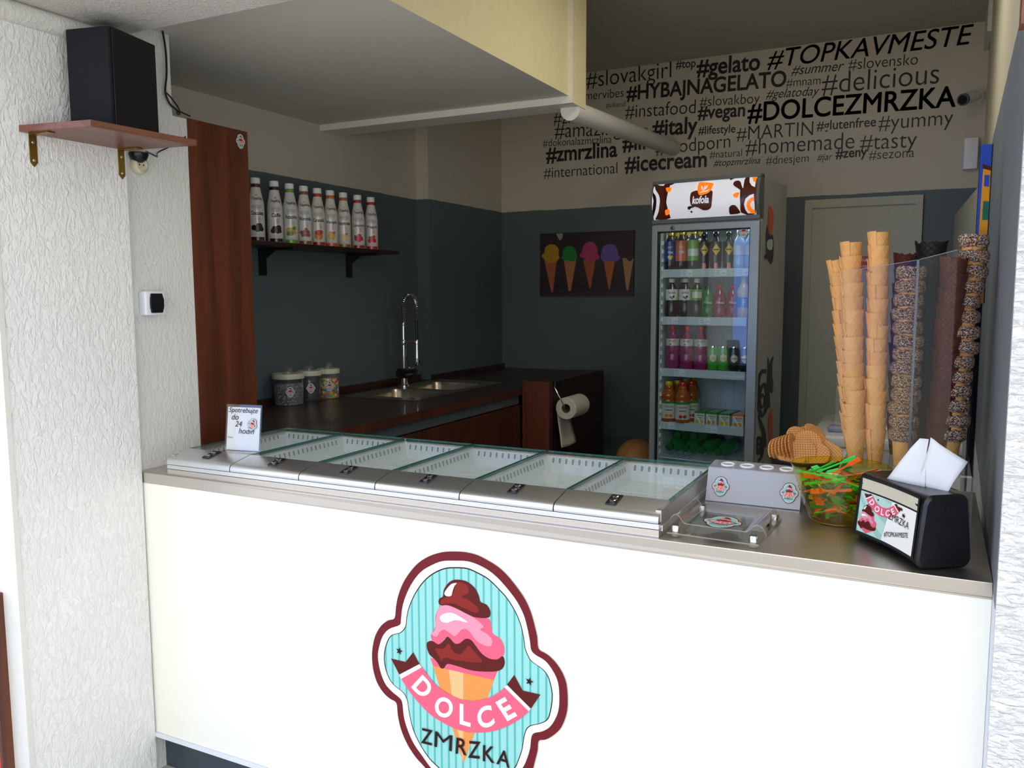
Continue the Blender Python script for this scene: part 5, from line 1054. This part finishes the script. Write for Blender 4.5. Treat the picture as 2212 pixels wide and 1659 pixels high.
FR = {'dark': [((46, 20, 22), [(-.6, .3, .45), (.3, .5, .55), (.7, .15, .4), (0, .05, .4)])], 'bean': [((40, 24, 18), [(-.55, .1, .4), (-.3, .45, .4), (.45, .5, .5), (.2, .05, .4), (.65, .1, .35)])],
      'pist': [((206, 170, 70), [(-.4, .35, .5), (.2, .5, .4), (.6, .1, .35)]), ((96, 140, 40), [(.55, .7, .32), (-.5, -.1, .35), (0, -.05, .4)])], 'nut': [((150, 84, 62), [(-.7, .3, .3), (-.1, .4, .32), (.5, .35, .32), (-.45, -.1, .32), (.1, -.1, .3), (.6, -.1, .32), (.15, .75, .28)])],
      'flan': [((216, 130, 36), [(0, 0, .75)]), ((196, 56, 36), [(0, .45, .5), (.45, .55, .32), (-.35, .45, .35)])], 'van': [((222, 170, 84), [(0, .1, .7), (-.1, .4, .5)]), ((190, 110, 50), [(.5, .6, .25)])], 'white': [((224, 196, 142), [(-.3, .2, .5), (.3, .05, .5), (0, -.1, .5)]), ((200, 130, 60), [(.4, .6, .28)])],
      'rasp': [((206, 42, 70), [(.1, .55, .42), (-.45, .1, .45), (.5, .1, .4), (0, -.1, .45)]), ((60, 120, 50), [(-.7, .45, .25)])], 'straw': [((208, 46, 46), [(.0, .35, .45), (-.45, -.05, .42), (.5, .0, .42), (.4, .6, .3)]), ((90, 130, 60), [(-.55, .5, .22)])]}
sb_mesh = None
for i, ((k, tx, c, fk), y) in enumerate(zip(FL, BY)):
    x = -.445; a0 = math.atan2(-1.8832-y, 2.3-x)+.10; r, h = .036, .283
    o = thing('sauce_bottle', f'white sauce bottle with a {BL[i]}, {["first","second","third","fourth","fifth","sixth","seventh","eighth","last"][i]} on the dark shelf', 'bottle', (x, y, SZ_), group='sauce bottles on the dark wall shelf')
    if sb_mesh is None:
        sb = MB().lathe([(0, .002), (r*.9, 0), (r, .006), (r, .150), (r*.985, .165), (r*.93, .178), (.0215, .238), (.020, .246), (.0195, .252), (.0175, .256)], M['sauce_w'], 40).build('bottle_body', o); sb_mesh = sb.data
        cp = MB().lathe([(.0175, .257), (.0205, .258), (.021, .262), (.021, .280), (.019, .283), (0, .283)], M['lwhite'], 28, cap=False).build('cap', o); cap_mesh = cp.data
    else:
        for nm, me in (('bottle_body', sb_mesh), ('cap', cap_mesh)):
            q = bpy.data.objects.new(nm, me); COL.objects.link(q); q.parent = o
    mc = mat('sauce_band_'+k, c, .25, coat=.4)
    MB().lathe([(.0203, .241), (.0212, .242), (.0208, .254), (.0190, .2555)], mc, 28, cap=False).build('neck_ring', o)
    b = MB(); W_ = wrap(r, .0004, a0); W2 = wrap(r, .0009, a0); W3 = wrap(r, .0014, a0)
    band(b, r, .006, .021, mc, 1.75, a0+.05, .0008)
    for n_, (fc, blobs) in enumerate(FR[fk]):
        mf = mat(f'fruit_print_{k}', fc, .3)
        for j, (bx_, bz, br) in enumerate(blobs):
            off = .0006+.0002*(j+4*n_); b.flat([(bx_*.026+br*.028*math.cos(2*PI*q/14), .052+bz*.032+br*.028*math.sin(2*PI*q/14)) for q in range(14)], mf, wrap(r, off, a0))
    wd = {'Cioccolato bianco': .056}.get(tx, min(.05, .0075*len(tx))); put_text(b, tx, M['lettering'], W3, -wd/2, .118, wd*1.1, h=.018, offset=.02)
    for q, (zz, ww) in enumerate(((.160, .044), (.156, .044), (.152, .044), (.148, .044), (.143, .030))): b.flat([(-ww/2, zz), (ww/2, zz), (ww/2, zz+.0012), (-ww/2, zz+.0012)], M['alu_grey'], wrap(r*.995, .0012, a0))
    for q in range(5): b.flat([(.002, .108-.005*q), (.016, .108-.005*q), (.016, .1095-.005*q), (.002, .1095-.005*q)], mc, W2)
    def cone_w(u, v):
        t = (v-.178)/(.238-.178); R = r*.93+(.0215-r*.93)*t+.001; a = a0+u/.03; return (R*math.cos(a), R*math.sin(a), v)
    put_text(b, 'ToppKing', M['lettering'], cone_w, -.022, .186, .046, h=.016, shear=.2, offset=.02)
    b.tube([cone_w(-.006+.0015*q, .2035+.003*math.sin(q*1.3)+.0004*q) for q in range(9)], .0006, mc, 5)
    b.build('label', o)

# picture of five cones on the back wall
PICT={'bg':[[-0.152,2.036],[0.524,2.044],[0.523,1.616],[-0.146,1.611]],'petal':[[-0.041,2.038],[0.009,2.039],[0.007,2.011],[-0.01,1.99],[-0.026,2.008]],'p1':[[-0.152,1.94],[-0.078,1.942],[-0.078,1.934],[-0.152,1.933]],'p2':[[-0.146,1.677],[0.182,1.681],[0.513,1.684],[0.513,1.68],[0.182,1.676],[-0.146,1.672]],'pl':[[-0.149,2.032],[-0.043,2.033],[-0.021,1.988],[-0.056,1.958],[-0.109,1.963],[-0.149,1.944]],'s1':[[-0.127,1.928],[-0.113,1.955],[-0.078,1.968],[-0.043,1.959],[-0.021,1.933],[-0.021,1.893],[-0.014,1.877],[-0.038,1.85],[-0.078,1.843],[-0.1,1.839],[-0.126,1.864],[-0.146,1.888],[-0.138,1.904],[-0.127,1.908]],'s2':[[0.007,1.901],[0.027,1.944],[0.061,1.952],[0.091,1.942],[0.109,1.91],[0.115,1.882],[0.109,1.859],[0.083,1.848],[0.053,1.852],[0.014,1.861],[-0.001,1.877],[0.01,1.885]],'s3':[[0.153,1.924],[0.168,1.959],[0.202,1.976],[0.235,1.969],[0.261,1.933],[0.263,1.898],[0.276,1.879],[0.27,1.857],[0.244,1.856],[0.217,1.843],[0.181,1.861],[0.139,1.878],[0.136,1.897],[0.149,1.905]],'s4':[[0.29,1.905],[0.306,1.944],[0.347,1.956],[0.384,1.949],[0.403,1.914],[0.408,1.883],[0.422,1.875],[0.414,1.852],[0.385,1.839],[0.348,1.846],[0.307,1.843],[0.288,1.863],[0.286,1.882]],'s5':[[0.44,1.913],[0.45,1.943],[0.478,1.954],[0.506,1.942],[0.515,1.896],[0.511,1.866],[0.499,1.843],[0.479,1.845],[0.463,1.863],[0.44,1.867]],'c1':[[-0.129,1.86],[-0.036,1.854],[-0.064,1.64],[-0.075,1.642]],'c2':[[0.017,1.861],[0.108,1.853],[0.069,1.648],[0.054,1.648]],'c3':[[0.158,1.86],[0.249,1.858],[0.214,1.663],[0.206,1.667]],'c4':[[0.307,1.845],[0.385,1.843],[0.35,1.656],[0.344,1.658]],'c5':[[0.438,1.863],[0.515,1.858],[0.481,1.652],[0.467,1.654]]}
pc = thing('wall_picture', 'unframed dark picture of five coloured ice cream cones on the back wall', 'picture')
M['pic_bg'] = wood('picture_planks', (30, 20, 24), (56, 40, 46), axis=0); M['pic_blk'] = mat('picture_dark', (12, 10, 12), .5)
b = MB(); b.box((-.162, 3.466, 1.613), (.514, 3.4885, 2.042), M['pic_bg']); b.build('canvas', pc)
b = MB(); i = 0
cols = dict(petal=(150, 150, 130), p1=(14, 10, 12), p2=(14, 10, 12), s1=(180, 134, 16), s2=(20, 120, 42), s3=(172, 52, 100), s4=(104, 80, 156), s5=(50, 22, 30), c1=(168, 92, 54), c2=(170, 112, 74), c3=(160, 82, 44), c4=(172, 96, 46), c5=(168, 122, 82))
for k in ('petal', 'p1', 'p2', 'c1', 'c2', 'c3', 'c4', 'c5', 's1', 's2', 's3', 's4', 's5'):
    i += 1; mm = mat('picture_'+k, cols[k], .45, vary=.25 if k[0] in 'sc' else .1, scale=90); p = PICT[k]
    b.flat(smooth_poly(p, 4) if k[0] == 's' else p, mm, lambda u, v: (u, 3.4655-.0003*i, v))
b.build('print', pc)

# duct, camera, box and cable on the upper back wall
o = MB().tube([(.79, 1.72, 2.452), (.765, 3.488, 2.548)], .046, M['white'], 28).build('ventilation_duct'); tag(o, 'white round duct running from the bulkhead beam to the back wall', 'duct')
sc = thing('security_camera', 'small grey bullet security camera in the top right corner of the back wall', 'camera')
MB().lathe([(0, 0), (.035, 0), (.035, .012), (.0, .014)], M['wplastic'], 24, TR(2.452, 3.488, 2.692, rx=PI/2)).build('wall_mount', sc)
MB().tube([(2.452, 3.475, 2.692), (2.43, 3.42, 2.68)], .010, M['wplastic'], 10).build('arm', sc)
MB().tube([(2.445, 3.42, 2.685), (2.385, 3.31, 2.648)], .030, M['wplastic'], 20).tube([(2.387, 3.314, 2.6495), (2.380, 3.30, 2.645)], .0315, M['alu_grey'], 20).build('housing', sc)
MB().tube([(2.3805, 3.301, 2.6453), (2.3785, 3.2975, 2.6443)], .024, M['black'], 20).build('lens', sc)
o = MB().box((2.40, 3.44, 2.30), (2.47, 3.4885, 2.47), M['wplastic'], bev=.006).build('alarm_box'); tag(o, 'small white box on the back wall below the camera', 'box')
o = MB().box((1.842, 3.4695, 1.762), (1.972, 3.4735, 1.842), mat('red_sign', (176, 26, 46), .4)); put_text(o, 'VSTUP', M['lwhite'], lambda u, v: (u, 3.4680, v), 1.878, 1.812, .058, offset=.012); put_text(o, 'ZAKÁZANÝ', M['lwhite'], lambda u, v: (u, 3.4680, v), 1.857, 1.776, .10, offset=.012)
tag(o.build('door_sign'), 'small red no-entry sign with white letters on the pale door', 'sign')

# cherry board beside the return wall
o = MB().box((-.047, .277, .18), (-.03, .562, 2.236), M['cherry']); bd = o.build('cherry_board', bevel=.001); tag(bd, 'tall cherry board standing at the end of the left wall', 'board')
small_logo('logo sticker near the top of the tall cherry board', TR(-.0293, .526, 2.196, rz=PI/2), .08)

# speaker on its shelf
ss = thing('speaker_shelf', 'cherry shelf on two brass angle brackets high on the left plaster pier', 'shelf')
MB().prism([(.001, -.35), (.245, -.31), (.262, .04), (.001, -.0)], 2.083, 2.101, M['cherry_y'], 'z').build('board', ss, bevel=.001)
for y in (-.312, -.022):
    b = MB(); b.prism([(y-.011, 2.080), (y+.011, 2.080), (y+.011, 2.004), (y, 1.992), (y-.011, 2.004)], .0005, .0035, M['brass'], 'x').box((.0005, y-.011, 2.0795), (.085, y+.011, 2.0825), M['brass'])
    for z in (2.06, 2.01): b.lathe([(0, .0022), (.0035, .0018), (.0045, 0)], M['steel_b'], 10, TR(.0035, y, z, ry=PI/2))
    b.build('angle_bracket', ss)
sp_ = thing('loudspeaker', 'black box loudspeaker on the cherry shelf under the soffit', 'speaker', (.045, -.225, 2.1015), math.radians(13))
MB().box((0, .014, 0), (.145, .205, .285), M['blackm']).build('cabinet', sp_, bevel=.002)
M['navy'] = mat('speaker_cloth', (9, 11, 22), .85, bump=.3, bscale=600); MB().box((.002, 0, .002), (.143, .0135, .283), M['navy'], bev=.004).build('grille', sp_)
o = MB().tube(smooth_poly([(-.012, .168, 2.52), (-.010, .180, 2.44), (-.012, .182, 2.36), (-.013, .174, 2.30), (-.013, .190, 2.265), (-.014, .215, 2.252), (-.014, .228, 2.244)], 5, False), .0035, M['black'], 8)
o.tube(smooth_poly([(-.013, .174, 2.30), (-.011, .195, 2.285), (-.013, .222, 2.262), (-.013, .232, 2.244), (-.014, .226, 2.236), (-.014, .220, 2.242), (-.014, .232, 2.247), (-.014, .255, 2.243), (-.014, .276, 2.240)], 5, False), .0026, M['black'], 8)
tag(o.build('speaker_cable'), 'black cable hanging down the left wall behind the speaker', 'cable')
o = MB().tube(smooth_poly([(.05, .03, 2.082), (.06, .06, 2.070), (.02, .10, 2.078), (-.02, .14, 2.10), (-.024, .2, 2.13), (-.024, .262, 2.17)], 5, False), .0022, M['black'], 8); tag(o.build('speaker_cable'), 'thin black cable looping under the speaker shelf', 'cable')
o = thing('wall_socket', 'old round ivory socket on the left wall under the speaker shelf', 'socket', (-.03, .063, 2.048)); T = TR(rx=0, ry=PI/2)
MB().lathe([(0, 0), (.030, 0), (.031, .01), (.027, .020), (.020, .024), (.018, .020), (0, .019)], M['ivory'], 28, T, cap=False).build('socket_body', o)
MB().lathe([(0, .0195), (.003, .0195), (0, .0202)], M['rubber'], 10, T @ TR(0, -.008, 0)).lathe([(0, .0195), (.003, .0195), (0, .0202)], M['rubber'], 10, T @ TR(0, .008, 0)).build('pin_hole', o)
o = MB().lathe([(0, 0), (.030, 0), (.030, .008), (.024, .022), (.012, .030), (0, .032)], M['black'], 24, TR(-.012, .055, 2.085, rx=PI), cap=False).box((-.0305, .04, 2.06), (-.012, .07, 2.084), M['black']); tag(o.build('sensor_dome'), 'small black dome just under the speaker shelf', 'sensor')
sw = thing('light_switch', 'white surface switch box with a large black rocker on the left wall', 'switch', (-.03, .082, 1.604))
MB().box((0, -.042, -.040), (.034, .042, .040), M['wplastic'], bev=.006).build('switch_box', sw)
MB().prism([(-.022, -.032), (.022, -.032), (.029, -.012), (.029, .012), (.022, .032), (-.022, .032), (-.026, .012), (-.026, -.012)], .033, .039, M['black'], 'x').build('rocker', sw, bevel=.002)

# things in the right-hand corner
cf = thing('chest_freezer', 'white chest freezer in the right corner behind the cones', 'freezer')
MB().box((1.82, 2.05, .18), (2.44, 2.76, .945), M['lwhite'], bev=.015).build('freezer_body', cf)
MB().box((1.812, 2.04, .95), (2.444, 2.77, 1.0), M['cream_l'], bev=.01).build('freezer_lid', cf)
o = MB().box((1.885, 2.14, 1.0005), (2.08, 2.20, 1.03), M['alu_grey'], bev=.01).build('grey_box'); o.data.materials[0] = mat('grey_blue_plastic', (132, 140, 156), .35); tag(o, 'flat grey-blue plastic case lying on the white chest freezer', 'case')
ap = thing('ventilated_unit', 'dark blue unit with a louvred side on the chest freezer, behind the leaning cones', 'appliance', (2.20, 2.30, 1.001))
MB().box((0, 0, 0), (.225, .26, .35), mat('navy_casing', (30, 38, 62), .45), bev=.006).build('casing', ap)
b = MB()
for k in range(12): b.box((.015, -.006, .05+.022*k), (.21, .002, .06+.022*k), M['rubber'], TR())
b.build('louvre', ap)
M['pos_o'] = mat('orange_house_print', (240, 160, 20), .3); M['pos_b'] = mat('blue_sky_print', (40, 82, 190), .3); M['pos_g'] = mat('green_shutter_print', (20, 112, 92), .3); M['pos_w'] = mat('pink_door_print', (196, 170, 190), .3)
po = thing('poster_board', 'narrow bright poster board of an orange house and blue sky at the right wall', 'poster', (2.3875, .70, 1.60), .12)
MB().box((0, 0, 0), (.029, .012, .416), M['black']).build('backing', po)
b = MB()
f = lambda o_: (lambda u, v: (u, -o_, v))
b.flat([(0, 0), (.026, 0), (.026, .416), (0, .416)], M['pos_b'], f(.0008)); b.flat([(.004, 0), (.026, 0), (.026, .352), (.008, .360)], M['pos_o'], f(.0014)); b.flat([(.007, .354), (.026, .348), (.026, .358), (.006, .366)], M['choc'], f(.002))
b.flat([(.012, .308), (.024, .306), (.024, .336), (.012, .338)], M['pos_b'], f(.002)); b.flat([(.012, .22), (.026, .22), (.026, .268), (.012, .270)], M['pos_g'], f(.002)); b.flat([(.013, .03), (.023, .03), (.023, .13), (.020, .145), (.014, .14)], M['pos_w'], f(.002)); b.build('print', po)
# tan ball on a low stool beyond the freezer
st = thing('low_stool', 'low stool carrying the tan ball between the cabinet and the fridge', 'stool', (.77, 2.80, .18))
MB().lathe([(0, .32), (.16, .32), (.165, .33), (.16, .345), (0, .345)], M['dkwood'], 28, cap=False).build('seat', st)
for k in range(4): MB().tube([(.12*math.cos(PI/4+k*PI/2), .12*math.sin(PI/4+k*PI/2), .32), (.15*math.cos(PI/4+k*PI/2), .15*math.sin(PI/4+k*PI/2), 0)], .014, M['dkwood'], 10).build('leg', st)
M['ball'] = mat('tan_leather', (176, 120, 66), .5, bump=.2, bscale=300)
ba = thing('tan_ball', 'tan ball with a dark curved seam beside the fridge', 'ball', (.77, 2.80, .18+.345+.128)); MB().lathe([(.128*math.sin(PI*k/24), -.128*math.cos(PI*k/24)) for k in range(25)], M['ball'], 40, cap=False).build('ball_skin', ba)
MB().tube([(.1275*math.sin(a)*.94, -.04+.0*a, .1275*math.cos(a)*.94) for a in [2*PI*k/48 for k in range(50)]], .0022, M['maroon'], 6, TR(rz=.9)).build('seam', ba)
# red frame at the far left edge and a brown frame piece at the top right
o = MB().box((-.2, -.475, .0), (-.078, -.443, .78), M['maroon']); rb_ = o.build('red_board'); rb_.data.materials[0] = mat('red_board_paint', (196, 40, 24), .4); tag(rb_, 'red board with a brown edge standing at the far left of the pier', 'board')
MB().box((-.0778, -.476, 0), (-.066, -.443, .78), M['cherry']).build('board_edge', rb_)
o = MB().box((2.408, -.16, 2.085), (2.56, -.116, 2.60), M['cherry_y']).build('shutter_guide_box'); tag(o, 'brown wooden casing at the top of the right wall', 'casing')
